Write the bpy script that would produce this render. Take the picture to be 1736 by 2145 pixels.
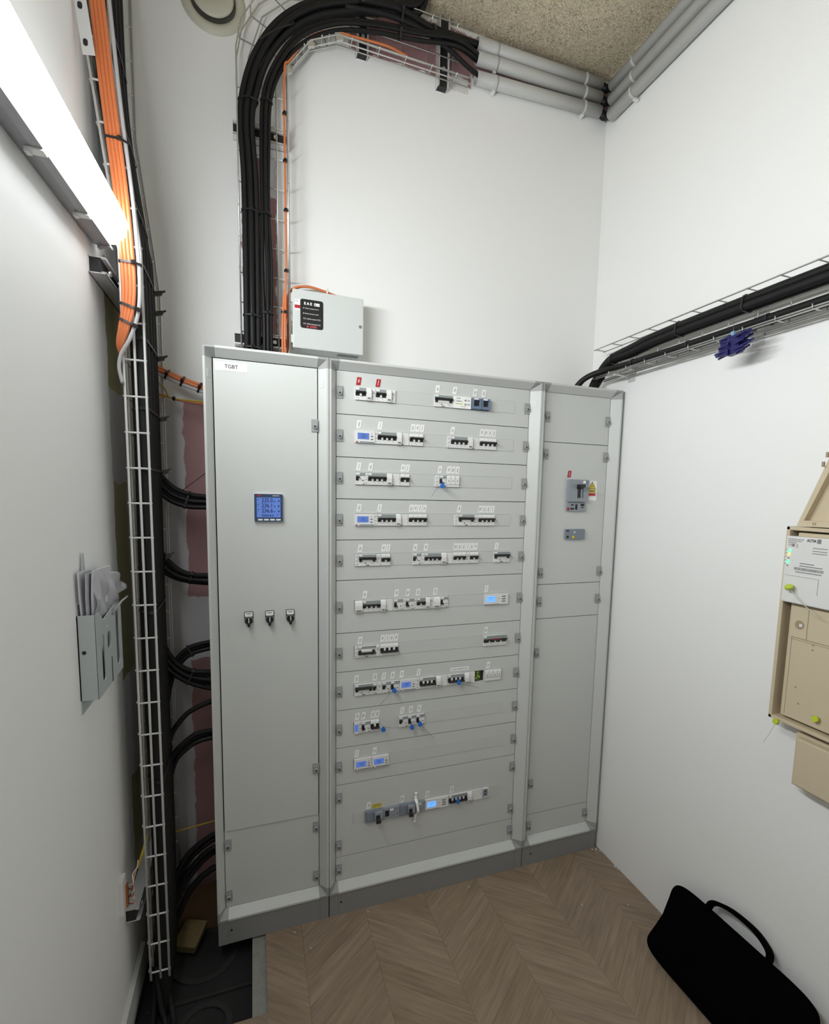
import bpy, bmesh, math, random
from mathutils import Vector, Matrix
random.seed(7)
for o in list(bpy.data.objects): bpy.data.objects.remove(o)
S = bpy.context.scene
COL = S.collection

# ------------------------------------------------------------------ camera
IW, IH = 1736.0, 2145.0
FPX, PPX, PPY = 1041.02, 905.91, 1148.60
CAMLOC = Vector((-0.27981, -1.81231, 1.64925))
ROWS = ((0.941043, -0.337545, 0.022396), (-0.016104, -0.110827, -0.993709), (0.337903, 0.934763, -0.109728))
cam = bpy.data.objects.new('camera', bpy.data.cameras.new('camera'))
COL.objects.link(cam)
cam.data.sensor_fit = 'VERTICAL'
cam.data.sensor_height = 36.0
cam.data.lens = FPX / IH * 36.0
cam.data.shift_x = -(PPX - IW / 2) / IH
cam.data.shift_y = (PPY - IH / 2) / IH
cam.data.clip_start = 0.02
r = [Vector(v) for v in ROWS]
R3 = Matrix((r[0], -r[1], -r[2])).transposed()
cam.matrix_world = Matrix.Translation(CAMLOC) @ R3.to_4x4()
S.camera = cam

# ------------------------------------------------------------------ world, exposure
w = bpy.data.worlds.new('world'); S.world = w; w.use_nodes = True
w.node_tree.nodes['Background'].inputs[0].default_value = (0.9, 0.95, 1.0, 1)
w.node_tree.nodes['Background'].inputs[1].default_value = 0.02
LAMP_STRENGTH = 21.0
S.view_settings.view_transform = 'Standard'
S.view_settings.look = 'None'
S.view_settings.gamma = 1.0
S.view_settings.use_curve_mapping = False
S.view_settings.exposure = 1.90

# ------------------------------------------------------------------ room size
XL, XR, YB, YF, ZC = -0.668, 1.2306, 0.2097, -3.0, 3.475

# ------------------------------------------------------------------ materials
MATS = {}
def mat(name, col, rough=0.5, metal=0.0, bump=0.0, bscale=200.0, var=0.0, vscale=30.0, emit=None, es=0.0, alpha=1.0, trans=0.0, coat=0.0, stretch=None, spec=0.5):
    m = bpy.data.materials.new(name); m.use_nodes = True
    nt = m.node_tree; b = nt.nodes['Principled BSDF']
    b.inputs['Base Color'].default_value = (*col, 1)
    b.inputs['Roughness'].default_value = rough
    b.inputs['Metallic'].default_value = metal
    b.inputs['Transmission Weight'].default_value = trans
    b.inputs['Coat Weight'].default_value = coat
    b.inputs['Specular IOR Level'].default_value = spec
    if alpha < 1: b.inputs['Alpha'].default_value = alpha
    if emit:
        b.inputs['Emission Color'].default_value = (*emit, 1)
        b.inputs['Emission Strength'].default_value = es
    if bump or var:
        tc = nt.nodes.new('ShaderNodeTexCoord'); src = tc.outputs['Object']
        if stretch:
            mp = nt.nodes.new('ShaderNodeMapping'); mp.inputs['Scale'].default_value = stretch
            nt.links.new(src, mp.inputs[0]); src = mp.outputs[0]
    if var:
        n = nt.nodes.new('ShaderNodeTexNoise'); n.inputs['Scale'].default_value = vscale; n.inputs['Detail'].default_value = 6
        nt.links.new(src, n.inputs['Vector'])
        mx = nt.nodes.new('ShaderNodeMix'); mx.data_type = 'RGBA'
        mx.inputs[6].default_value = (*[c * (1 - var) for c in col], 1)
        mx.inputs[7].default_value = (*[min(1, c * (1 + var)) for c in col], 1)
        nt.links.new(n.outputs['Fac'], mx.inputs[0]); nt.links.new(mx.outputs[2], b.inputs['Base Color'])
    if bump:
        n = nt.nodes.new('ShaderNodeTexNoise'); n.inputs['Scale'].default_value = bscale; n.inputs['Detail'].default_value = 4
        nt.links.new(src, n.inputs['Vector'])
        bp = nt.nodes.new('ShaderNodeBump'); bp.inputs['Strength'].default_value = bump; bp.inputs['Distance'].default_value = 0.002
        nt.links.new(n.outputs['Fac'], bp.inputs['Height']); nt.links.new(bp.outputs[0], b.inputs['Normal'])
    MATS[name] = m
    return m

def patch_wall(name, base, patches, axis):
    """painted wall with bare plasterboard left where the painter stopped: patches = (a0,a1,z0,z1,colour), a along axis"""
    m = mat(name, base, 0.75, bump=0.12, bscale=90)
    nt = m.node_tree; b = nt.nodes['Principled BSDF']; L = nt.links.new
    g = nt.nodes.new('ShaderNodeNewGeometry'); sp = nt.nodes.new('ShaderNodeSeparateXYZ')
    nz = nt.nodes.new('ShaderNodeTexNoise'); nz.inputs['Scale'].default_value = 14; nz.inputs['Detail'].default_value = 5
    sc = nt.nodes.new('ShaderNodeVectorMath'); sc.operation = 'MULTIPLY_ADD'
    sub = nt.nodes.new('ShaderNodeVectorMath'); sub.operation = 'SUBTRACT'; sub.inputs[1].default_value = (.5, .5, .5)
    L(g.outputs['Position'], nz.inputs['Vector']); L(nz.outputs['Color'], sub.inputs[0]); L(sub.outputs[0], sc.inputs[0])
    sc.inputs[1].default_value = (0.04, 0.04, 0.05); L(g.outputs['Position'], sc.inputs[2]); L(sc.outputs[0], sp.inputs[0])
    A = sp.outputs[axis]; Z = sp.outputs[2]
    def ss(src, lo, hi):
        n = nt.nodes.new('ShaderNodeMapRange'); n.interpolation_type = 'SMOOTHSTEP'
        n.inputs[1].default_value = lo; n.inputs[2].default_value = hi; L(src, n.inputs[0]); return n.outputs[0]
    def mul(a, c):
        n = nt.nodes.new('ShaderNodeMath'); n.operation = 'MULTIPLY'; L(a, n.inputs[0]); L(c, n.inputs[1]); return n.outputs[0]
    cur = None
    e = 0.003
    for a0, a1, z0, z1, col in patches:
        k = mul(mul(ss(A, a0 - e, a0 + e), ss(A, a1 + e, a1 - e)), mul(ss(Z, z0 - e, z0 + e), ss(Z, z1 + e, z1 - e)))
        mx = nt.nodes.new('ShaderNodeMix'); mx.data_type = 'RGBA'
        if cur is None: mx.inputs[6].default_value = (*base, 1)
        else: L(cur, mx.inputs[6])
        mx.inputs[7].default_value = (*col, 1); L(k, mx.inputs[0]); cur = mx.outputs[2]
    if cur is not None: L(cur, b.inputs['Base Color'])
    return m

WHITE = (0.89, 0.893, 0.885)
PINK = (0.36, 0.205, 0.205); JOINT = (0.55, 0.535, 0.55); OLIVE = (0.42, 0.39, 0.19)
mat('paint_white', WHITE, 0.75, bump=0.12, bscale=90)
patch_wall('paint_back', WHITE, [
    (-0.665, -0.512, 0.0, 1.96, JOINT), (-0.512, -0.2, 0.0, 1.96, PINK), (-0.52, -0.2, 1.01, 1.245, JOINT),
    (-0.30, -0.183, 2.0, 2.83, PINK), (-0.215, -0.185, 2.70, 2.9, (.7, .69, .7)),
    (0.08, 0.57, 3.275, 3.46, PINK), (0.56, 1.30, 3.318, 3.46, PINK), (0.42, 0.56, 3.25, 3.295, (.72, .7, .69))], 0)
patch_wall('paint_left', WHITE, [
    (-0.10, 0.3, 1.05, 1.66, OLIVE), (-0.10, 0.3, 1.66, 1.93, (.62, .61, .60)), (-0.10, 0.3, 1.93, 2.30, OLIVE), (-0.05, 0.3, 0.30, 0.70, OLIVE), (0.0, .3, .7, 1.05, (.66, .65, .62)), (0.06, 0.3, 0.0, 2.6, (.55, .5, .42))], 1)
mat('cab', (0.615, 0.632, 0.615), 0.42, bump=0.10, bscale=900)
mat('cab_frame', (0.60, 0.615, 0.60), 0.38, bump=0.05, bscale=900)
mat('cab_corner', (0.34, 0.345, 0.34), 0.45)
mat('plinth', (0.26, 0.257, 0.252), 0.5, bump=0.05, bscale=600)
mat('latch', (0.36, 0.37, 0.37), 0.32)
mat('knob_dark', (0.05, 0.05, 0.055), 0.35)
mat('dark', (0.012, 0.012, 0.013), 0.6)
mat('seam', (0.02, 0.021, 0.021), 0.7)
mat('dev_white', (0.80, 0.80, 0.79), 0.45)
mat('dev_grey', (0.47, 0.475, 0.47), 0.5)
mat('dev_print', (0.17, 0.17, 0.17), 0.6)
mat('dev_window', (0.30, 0.335, 0.335), 0.15)
mat('black_plastic', (0.014, 0.014, 0.015), 0.35)
mat('lcd', (0.07, 0.11, 0.26), 0.25, emit=(0.09, 0.19, 0.60), es=0.17)
mat('lcd_bright', (0.1, 0.2, 0.45), 0.25, emit=(0.13, 0.38, 1.0), es=0.30)
mat('lcd_ink', (0.01, 0.02, 0.10), 0.4)
mat('meter_blue', (0.028, 0.062, 0.125), 0.35)
mat('red', (0.42, 0.012, 0.02), 0.5)
mat('red_ink', (0.6, 0.06, 0.06), 0.5)
mat('label_white', (0.93, 0.93, 0.92), 0.55)
mat('label_yellow', (0.72, 0.55, 0.02), 0.5)
mat('ink', (0.03, 0.03, 0.03), 0.6)
mat('ink_soft', (0.22, 0.22, 0.22), 0.6)
mat('blue_seal', (0.02, 0.16, 0.62), 0.4)
mat('mccb', (0.215, 0.25, 0.305), 0.45)
mat('mccb_light', (0.30, 0.33, 0.37), 0.45)
mat('fuse_blue', (0.19, 0.25, 0.36), 0.2, alpha=0.85)
mat('pcb', (0.04, 0.09, 0.01), 0.5)
mat('pcb_light', (0.35, 0.45, 0.05), 0.5)
mat('cable_black', (0.007, 0.007, 0.0075), 0.5, bump=0.25, bscale=160, spec=0.3)
mat('cable_dull', (0.010, 0.010, 0.0105), 0.65, bump=0.3, bscale=160, spec=0.3)
mat('cable_orange', (0.66, 0.19, 0.065), 0.5)
mat('cable_orange_dim', (0.45, 0.12, 0.05), 0.5)
mat('cable_grey', (0.46, 0.45, 0.46), 0.5)
mat('cable_yellow', (0.40, 0.28, 0.03), 0.5)
mat('cable_beige', (0.62, 0.58, 0.48), 0.5)
mat('galv', (0.62, 0.62, 0.60), 0.3, metal=0.85, bump=0.1, bscale=400)
mat('galv_dull', (0.55, 0.545, 0.50), 0.45, metal=0.35)
mat('galv_white', (0.66, 0.66, 0.645), 0.4, metal=0.2)
mat('strut_edge', (0.72, 0.72, 0.72), 0.35, metal=0.3)
mat('box_grey', (0.60, 0.625, 0.61), 0.42, bump=0.05, bscale=900)
mat('pvc', (0.50, 0.50, 0.485), 0.5, bump=0.05, bscale=300)
mat('pvc_white', (0.75, 0.75, 0.73), 0.5)
mat('vent', (0.55, 0.535, 0.44), 0.45)
mat('vent_dark', (0.10, 0.095, 0.08), 0.8)
mat('lamp_grey', (0.30, 0.30, 0.31), 0.4)
mat('lamp_on', (0.9, 0.9, 0.9), 0.5, emit=(0.955, 0.99, 1.0), es=LAMP_STRENGTH)
mat('lamp_side', (0.9, 0.9, 0.9), 0.5, emit=(0.955, 0.99, 1.0), es=LAMP_STRENGTH * 0.17)   # LEDs shine forward: the diffuser's flanks glow less
mat('beige', (0.60, 0.51, 0.36), 0.5, bump=0.03, bscale=500)
mat('beige_dark', (0.36, 0.28, 0.18), 0.55)
mat('module_white', (0.74, 0.74, 0.73), 0.45)
mat('lime', (0.50, 0.62, 0.03), 0.45)
mat('led_green', (0.1, 0.8, 0.3), 0.4, emit=(0.15, 1.0, 0.4), es=0.35)
mat('led_orange', (0.9, 0.4, 0.1), 0.4, emit=(1.0, 0.5, 0.15), es=0.3)
mat('bag', (0.0012, 0.0012, 0.0015), 0.95, bump=0.3, bscale=900, spec=0.04)
mat('navy', (0.006, 0.005, 0.095), 0.35)
mat('clear_blue', (0.25, 0.45, 0.65), 0.15, alpha=0.7)
mat('paper', (0.62, 0.62, 0.66), 0.7, var=0.06, vscale=25)
mat('paper_print', (0.45, 0.45, 0.50), 0.7, var=0.3, vscale=120)
mat('plastic_bag', (0.62, 0.62, 0.66), 0.22, alpha=0.55, bump=0.8, bscale=25)
mat('holder', (0.45, 0.485, 0.485), 0.45)
mat('pit', (0.016, 0.016, 0.017), 0.75, var=0.35, vscale=9, bump=0.3, bscale=60)
mat('pit_ring', (0.026, 0.0255, 0.026), 0.8, var=0.3, vscale=40)
mat('screed', (0.27, 0.275, 0.245), 0.85, var=0.3, vscale=35, bump=0.6, bscale=120)
mat('skirt', (0.62, 0.62, 0.60), 0.55)
mat('wood_offcut', (0.22, 0.165, 0.075), 0.8, var=0.25, vscale=60)
mat('cardboard', (0.17, 0.095, 0.045), 0.8, var=0.15, vscale=20)
mat('copper', (0.60, 0.20, 0.09), 0.35, metal=0.8)
mat('crumb', (0.7, 0.69, 0.64), 0.9)

def wood_wool():
    m = mat('wood_wool', (0.36, 0.29, 0.19), 0.9); nt = m.node_tree; b = nt.nodes['Principled BSDF']; L = nt.links.new
    tc = nt.nodes.new('ShaderNodeTexCoord')
    n1 = nt.nodes.new('ShaderNodeTexNoise'); n1.inputs['Scale'].default_value = 75; n1.inputs['Detail'].default_value = 3; n1.inputs['Distortion'].default_value = 2.5
    n2 = nt.nodes.new('ShaderNodeTexVoronoi'); n2.feature = 'DISTANCE_TO_EDGE'; n2.inputs['Scale'].default_value = 130
    n3 = nt.nodes.new('ShaderNodeTexNoise'); n3.inputs['Scale'].default_value = 5
    add = nt.nodes.new('ShaderNodeVectorMath'); add.operation = 'MULTIPLY_ADD'; add.inputs[1].default_value = (.03, .03, .03)
    L(tc.outputs['Object'], n1.inputs['Vector']); L(n1.outputs['Color'], add.inputs[0]); L(tc.outputs['Object'], add.inputs[2]); L(add.outputs[0], n2.inputs['Vector'])
    L(tc.outputs['Object'], n3.inputs['Vector'])
    cr = nt.nodes.new('ShaderNodeValToRGB')
    cr.color_ramp.elements[0].position = 0.30; cr.color_ramp.elements[0].color = (0.25, 0.205, 0.13, 1)
    cr.color_ramp.elements[1].position = 0.58; cr.color_ramp.elements[1].color = (0.66, 0.575, 0.42, 1)
    L(n1.outputs['Fac'], cr.inputs[0])
    mx = nt.nodes.new('ShaderNodeMix'); mx.data_type = 'RGBA'; mx.blend_type = 'MULTIPLY'; mx.inputs[0].default_value = 0.5
    L(cr.outputs[0], mx.inputs[6]); L(n3.outputs['Fac'], mx.inputs[7])
    L(cr.outputs[0], b.inputs['Base Color'])
    bp = nt.nodes.new('ShaderNodeBump'); bp.inputs['Strength'].default_value = 0.9; bp.inputs['Distance'].default_value = 0.004
    L(n1.outputs['Fac'], bp.inputs['Height']); L(bp.outputs[0], b.inputs['Normal'])
wood_wool()

def plank_mat(i, col):
    m = mat('plank%d' % i, col, 0.5); nt = m.node_tree; b = nt.nodes['Principled BSDF']; L = nt.links.new
    tc = nt.nodes.new('ShaderNodeTexCoord'); mp = nt.nodes.new('ShaderNodeMapping'); mp.inputs['Scale'].default_value = (5, 60, 1)
    oi = nt.nodes.new('ShaderNodeObjectInfo'); cb = nt.nodes.new('ShaderNodeCombineXYZ')
    ml = nt.nodes.new('ShaderNodeMath'); ml.operation = 'MULTIPLY'; ml.inputs[1].default_value = 40
    L(oi.outputs['Random'], ml.inputs[0]); L(ml.outputs[0], cb.inputs[0]); L(ml.outputs[0], cb.inputs[1])
    uv = nt.nodes.new('ShaderNodeUVMap'); L(uv.outputs[0], mp.inputs[0]); L(cb.outputs[0], mp.inputs['Location'])
    n = nt.nodes.new('ShaderNodeTexNoise'); n.inputs['Scale'].default_value = 1.2; n.inputs['Detail'].default_value = 8; n.inputs['Distortion'].default_value = 0.6
    L(mp.outputs[0], n.inputs['Vector'])
    cr = nt.nodes.new('ShaderNodeValToRGB')
    cr.color_ramp.elements[0].position = 0.3; cr.color_ramp.elements[0].color = (*[c * .78 for c in col], 1)
    cr.color_ramp.elements[1].position = 0.7; cr.color_ramp.elements[1].color = (*[c * 1.18 for c in col], 1)
    L(n.outputs['Fac'], cr.inputs[0]); L(cr.outputs[0], b.inputs['Base Color'])
    bp = nt.nodes.new('ShaderNodeBump'); bp.inputs['Strength'].default_value = 0.15; bp.inputs['Distance'].default_value = 0.001
    L(n.outputs['Fac'], bp.inputs['Height']); L(bp.outputs[0], b.inputs['Normal'])
for i, c in enumerate([(0.285, 0.212, 0.146), (0.268, 0.197, 0.134), (0.305, 0.228, 0.162), (0.275, 0.206, 0.146)]): plank_mat(i, c)

# ------------------------------------------------------------------ mesh helpers
class MB:
    def __init__(s): s.v = []; s.f = []; s.m = []; s.mats = []; s.cur = 0; s.sm = []; s.smooth = False
    def use(s, name):
        if name not in s.mats: s.mats.append(name)
        s.cur = s.mats.index(name); return s
    def add(s, vs, fs, smooth=None):
        k = len(s.v); s.v += [tuple(v) for v in vs]
        for f in fs: s.f.append([i + k for i in f]); s.m.append(s.cur); s.sm.append(s.smooth if smooth is None else smooth)
        return s
    def box(s, x0, x1, y0, y1, z0, z1):
        return s.add([(x0, y0, z0), (x1, y0, z0), (x1, y1, z0), (x0, y1, z0), (x0, y0, z1), (x1, y0, z1), (x1, y1, z1), (x0, y1, z1)],
                     [(0, 3, 2, 1), (4, 5, 6, 7), (0, 1, 5, 4), (1, 2, 6, 5), (2, 3, 7, 6), (3, 0, 4, 7)], False)
    def obox(s, c, ax, ay, az):
        c, ax, ay, az = map(Vector, (c, ax, ay, az)); P = []
        for k in (-1, 1):
            for i, j in ((-1, -1), (1, -1), (1, 1), (-1, 1)): P.append(c + ax * i + ay * j + az * k)
        return s.add(P, [(0, 3, 2, 1), (4, 5, 6, 7), (0, 1, 5, 4), (1, 2, 6, 5), (2, 3, 7, 6), (3, 0, 4, 7)], False)
    def prism(s, poly, axis, a, b):
        """extrude a 2D polygon along axis: axis 'y' poly=(x,z); 'x' poly=(y,z); 'z' poly=(x,y)"""
        def P(q, t): return {'y': (q[0], t, q[1]), 'x': (t, q[0], q[1]), 'z': (q[0], q[1], t)}[axis]
        n = len(poly); vs = [P(q, a) for q in poly] + [P(q, b) for q in poly]
        fs = [list(range(n)), list(range(2 * n - 1, n - 1, -1))] + [(i, n + i, n + (i + 1) % n, (i + 1) % n) for i in range(n)]
        return s.add(vs, fs, False)
    def cyl(s, c, d, r0, h, n=14, r1=None):
        c = Vector(c); d = Vector(d).normalized(); r1 = r0 if r1 is None else r1
        u = d.orthogonal().normalized(); w = d.cross(u); vs = []
        for t, rr in ((0, r0), (h, r1)):
            for i in range(n):
                a = 2 * math.pi * i / n; vs.append(c + d * t + (u * math.cos(a) + w * math.sin(a)) * rr)
        k = len(s.v); s.add(vs, [(i, (i + 1) % n, n + (i + 1) % n, n + i) for i in range(n)], True)
        s.f.append([k + i for i in range(n - 1, -1, -1)]); s.m.append(s.cur); s.sm.append(False)
        s.f.append([k + n + i for i in range(n)]); s.m.append(s.cur); s.sm.append(False)
        return s
    def tube(s, pts, r, n=8, closed=False):
        pts = [Vector(p) for p in pts]; N = len(pts); vs = []; up = None
        for i, p in enumerate(pts):
            if closed: t = pts[(i + 1) % N] - pts[i - 1]
            else: t = pts[min(i + 1, N - 1)] - pts[max(i - 1, 0)]
            t.normalize()
            if up is None: u = t.orthogonal().normalized()
            else:
                u = up - t * up.dot(t); u = u.normalized() if u.length > 1e-6 else t.orthogonal().normalized()
            up = u; w = t.cross(u)
            rr = r[i] if isinstance(r, (list, tuple)) else r
            for k in range(n):
                a = 2 * math.pi * k / n; vs.append(p + (u * math.cos(a) + w * math.sin(a)) * rr)
        fs = []
        for i in range(N if closed else N - 1):
            j = (i + 1) % N
            for k in range(n): fs.append((i * n + k, i * n + (k + 1) % n, j * n + (k + 1) % n, j * n + k))
        if not closed: fs += [list(range(n - 1, -1, -1)), [(N - 1) * n + k for k in range(n)]]
        return s.add(vs, fs, True)
    def mesh(s, name, off=(0, 0, 0)):
        me = bpy.data.meshes.new(name)
        me.from_pydata([(a - off[0], b - off[1], c - off[2]) for a, b, c in s.v], [], s.f)
        for m in s.mats: me.materials.append(MATS[m])
        me.polygons.foreach_set('material_index', s.m); me.polygons.foreach_set('use_smooth', s.sm)
        me.update(); return me
    def build(s, name, parent=None, matname=None, bevel=0.0):
        if matname and not s.mats: s.mats = [matname]
        off = ORG.get(parent, (0, 0, 0)) if parent else (0, 0, 0)
        me = s.mesh(name, off)
        bm = bmesh.new(); bm.from_mesh(me)
        if bevel:
            es = [e for e in bm.edges if len(e.link_faces) == 2 and e.calc_face_angle(0) > 0.6]
            bmesh.ops.bevel(bm, geom=es, offset=bevel, segments=2, affect='EDGES', profile=0.6)
        bmesh.ops.recalc_face_normals(bm, faces=bm.faces); bm.to_mesh(me); bm.free()
        return link(name, me, parent)
ORG = {}
def link(name, data, parent=None, loc=None):
    o = bpy.data.objects.new(name, data); COL.objects.link(o)
    if parent: o.parent = parent; ORG[o] = ORG.get(parent, (0, 0, 0))
    if loc is not None:
        off = ORG.get(parent, (0, 0, 0)) if parent else (0, 0, 0)
        o.location = Vector(loc) - Vector(off)
    return o
def tag(o, label, cat=None, group=None, kind=None):
    if label: o['label'] = label
    if cat: o['category'] = cat
    if group: o['group'] = group
    if kind: o['kind'] = kind
    return o
def thing(name, label, cat, loc, group=None):
    o = link(name, None); o.location = loc; o.empty_display_size = 0.05; ORG[o] = tuple(loc); return tag(o, label, cat, group)
def struct(name, mb, parent=None, m=None, bevel=0.0):
    o = mb.build(name, parent, m, bevel)
    if not parent: o['kind'] = 'structure'
    return o
def one(name, mb, label, cat, group=None, m=None, bevel=0.0):
    return tag(mb.build(name, None, m, bevel), label, cat, group)
def smooth_path(pts, k=8):
    pts = [Vector(p) for p in pts]; out = []
    P = [pts[0] * 2 - pts[1]] + pts + [pts[-1] * 2 - pts[-2]]
    for i in range(1, len(P) - 2):
        a, b, c, d = P[i - 1:i + 3]
        for j in range(k):
            t = j / k
            out.append(0.5 * ((2 * b) + (c - a) * t + (2 * a - 5 * b + 4 * c - d) * t * t + (3 * b - a - 3 * c + d) * t ** 3))
    out.append(pts[-1]); return out
def text_mesh(txt, size, align='LEFT', bold=0.0, sx=1.0):
    cu = bpy.data.curves.new('t', 'FONT'); cu.body = txt; cu.size = size; cu.align_x = align; cu.align_y = 'CENTER'; cu.offset = bold; cu.extrude = 0.00015
    cu.resolution_u = 2
    o = bpy.data.objects.new('t', cu); COL.objects.link(o)
    bpy.context.view_layer.update()
    me = bpy.data.meshes.new_from_object(o.evaluated_get(bpy.context.evaluated_depsgraph_get()))
    bpy.data.objects.remove(o); bpy.data.curves.remove(cu)
    return [(v.co.x * sx, v.co.y, v.co.z) for v in me.vertices], [list(p.vertices) for p in me.polygons]
def put_text(mb, txt, size, org, ux=(1, 0, 0), uy=(0, 0, 1), align='LEFT', bold=0.0, sx=1.0):
    vs, fs = text_mesh(txt, size, align, bold, sx)
    o, ux, uy = Vector(org), Vector(ux), Vector(uy); un = ux.cross(uy)
    return mb.add([o + ux * a + uy * b + un * c for a, b, c in vs], fs, False)
def rrect(x0, x1, z0, z1, r, n=5):
    P = []
    for cx, cz, a0 in ((x1 - r, z1 - r, 0), (x0 + r, z1 - r, 90), (x0 + r, z0 + r, 180), (x1 - r, z0 + r, 270)):
        for i in range(n + 1):
            a = math.radians(a0 + 90 * i / n); P.append((cx + r * math.cos(a), cz + r * math.sin(a)))
    return P
ORD = ['', 'first', 'second', 'third', 'fourth', 'fifth', 'sixth', 'seventh', 'eighth', 'ninth', 'tenth', 'eleventh', 'twelfth', 'thirteenth', 'fourteenth', 'fifteenth', 'sixteenth']

# ================================================================== STRUCTURE
T = 0.12
struct('wall_back', MB().box(XL - T, XR + T, YB, YB + T, -0.3, ZC + T), m='paint_back')
struct('wall_right', MB().box(XR, XR + T, YF - T, YB, -0.3, ZC + T), m='paint_white')
struct('wall_left', MB().box(XL - T, XL, YF - T, YB, -0.3, ZC + T), m='paint_left')
struct('wall_front', MB().box(XL, XR, YF - T, YF, -0.3, ZC + T), m='paint_white')
struct('ceiling', MB().box(XL, XR, YF, YB, ZC, ZC + 0.08), m='wood_wool')

# floor: sub-base with a service pit along the left wall, screed ledge, chevron planks
PX1, LX1, PY0 = -0.309, -0.262, -0.325          # pit right edge, ledge right edge, pit near edge
fl = MB().use('screed')
fl.box(LX1 - 0.001, XR, YF, YB, -0.12, -0.008)
fl.box(PX1, LX1 - 0.001, PY0, YB, -0.12, -0.010)
fl.box(XL, LX1 - 0.001, YF, PY0, -0.12, -0.008)
floor = struct('floor', fl)
struct('floor_pit', MB().box(XL, PX1, PY0, YB, -0.12, -0.075), floor, 'pit')
def ring(cx, cy, R, wd, z0, z1, n=40):
    m = MB(); vs = []
    for i in range(n):
        a = 2 * math.pi * i / n
        for rr, z in ((R, z0), (R, z1), (R - wd, z1), (R - wd, z0)): vs.append((cx + rr * math.cos(a), cy + rr * math.sin(a), z))
    return m.add(vs, [(4 * i + k, 4 * ((i + 1) % n) + k, 4 * ((i + 1) % n) + (k + 1) % 4, 4 * i + (k + 1) % 4) for i in range(n) for k in range(4)])
for cx, cy, R in ((-0.475, 0.03, 0.115), (-0.455, -0.245, 0.085)): ring(cx, cy, R, 0.02, -0.076, -0.068).build('duct_ring', floor, 'pit_ring')
MB().box(-0.64, PX1 - 0.005, -0.145, -0.135, -0.076, -0.066).build('pit_ridge', floor, 'pit_ring')
# chevron planks
CW, X0C, PIT, RISE = 0.2447, -0.1335, 0.0885, 0.196
def clip_poly(poly, inside, inter):
    out = []
    for i in range(len(poly)):
        a, b = poly[i - 1], poly[i]; ia, ib = inside(a), inside(b)
        if ib:
            if not ia: out.append(inter(a, b))
            out.append(b)
        elif ia: out.append(inter(a, b))
    return out
def clip_ax(poly, ax, val, keep_gt):
    f = lambda p: (p[ax] >= val) if keep_gt else (p[ax] <= val)
    def it(a, b):
        t = (val - a[ax]) / (b[ax] - a[ax]); return (a[0] + (b[0] - a[0]) * t, a[1] + (b[1] - a[1]) * t)
    return clip_poly(poly, f, it)
YP = -1.35
for k in range(-3, 6):
    xa, xb = X0C + CW * k, X0C + CW * (k + 1)
    up = (k % 2 == 0)                       # even columns climb from valley to peak with x
    for j in range(-3, 26):
        yb = 0.02 - PIT * j
        ya0, yb0 = (yb - RISE, yb) if up else (yb, yb - RISE)
        g = 0.0003
        poly = [(xa + g, ya0 - PIT + g), (xb - g, yb0 - PIT + g), (xb - g, yb0 - g), (xa + g, ya0 - g)]
        poly0 = poly
        poly = clip_ax(poly, 0, LX1, True); 
        if poly: poly = clip_ax(poly, 0, XR - 0.001, False)
        if poly: poly = clip_ax(poly, 1, YP, True)
        if poly: poly = clip_ax(poly, 1, 0.03, False)
        # outside the pit only: columns left of LX1 exist in front of the pit
        ps = [poly] if poly and len(poly) >= 3 else []
        q = clip_ax(poly0, 0, LX1, False)
        if q: q = clip_ax(q, 0, XL, True)
        if q: q = clip_ax(q, 1, PY0, False)
        if q: q = clip_ax(q, 1, YP, True)
        if q and len(q) >= 3: ps.append(q)
        for p in ps:
            area = abs(sum(p[i - 1][0] * p[i][1] - p[i][0] * p[i - 1][1] for i in range(len(p)))) / 2
            if area < 2e-5: continue
            m = MB().use('plank%d' % random.choice((0, 0, 1, 2, 3)))
            m.prism(p, 'z', -0.008, -random.uniform(0.0, 0.0004))
            o = m.build('plank', floor)
            d = Vector((xb - xa, yb0 - ya0, 0)).normalized(); nn = Vector((-d.y, d.x, 0))
            ul = o.data.uv_layers.new(name='uv')
            for lp in o.data.loops:
                c = o.data.vertices[lp.vertex_index].co; ul.data[lp.index].uv = (c.dot(d), c.dot(nn))
m = MB().use('plank0').box(XL, XR, YF, YP, -0.008, 0.0)
o = m.build('floor_rear', floor)
ul = o.data.uv_layers.new(name='uv')
for lp in o.data.loops:
    c = o.data.vertices[lp.vertex_index].co; ul.data[lp.index].uv = (c.x, c.y)
struct('baseboard_left', MB().box(XL, XL + 0.013, YF, -0.02, 0.0, 0.085).use('skirt').prism([(XL, .085), (XL + .013, .085), (XL, .092)], 'y', YF, -.02), m='skirt')
# ================================================================== LAMP
LA = Vector((-0.655, -0.205, 2.325)); LB = Vector((-0.655, -1.72, 2.217))      # far and near end on the wall (axis of the base)
ld = (LB - LA); LL = ld.length; ld.normalize(); lx = Vector((1, 0, 0)); lz = lx.cross(ld); lz = lz if lz.z > 0 else -lz
lamp = thing('batten_lamp', 'lit grey batten lamp with a white diffuser on the left wall', 'lamp', LA)
def ext(mb, poly, t0, t1):
    n = len(poly); vs = []
    for t in (t0, t1): vs += [LA + ld * t + lx * a + lz * b for a, b in poly]
    return mb.add(vs, [list(range(n)), list(range(2 * n - 1, n - 1, -1))] + [(i, n + i, n + (i + 1) % n, (i + 1) % n) for i in range(n)])
base = [(-0.012, -0.042), (0.018, -0.052), (0.036, -0.052), (0.036, -0.0485), (0.030, -0.0485), (0.030, 0.0485), (0.036, 0.0485), (0.036, 0.052), (0.018, 0.052), (-0.012, 0.042)]
ext(MB(), base, 0.0, LL).build('housing', lamp, 'lamp_grey')
dm = MB(); dm.smooth = True; ns = 12; secs = []
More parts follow.
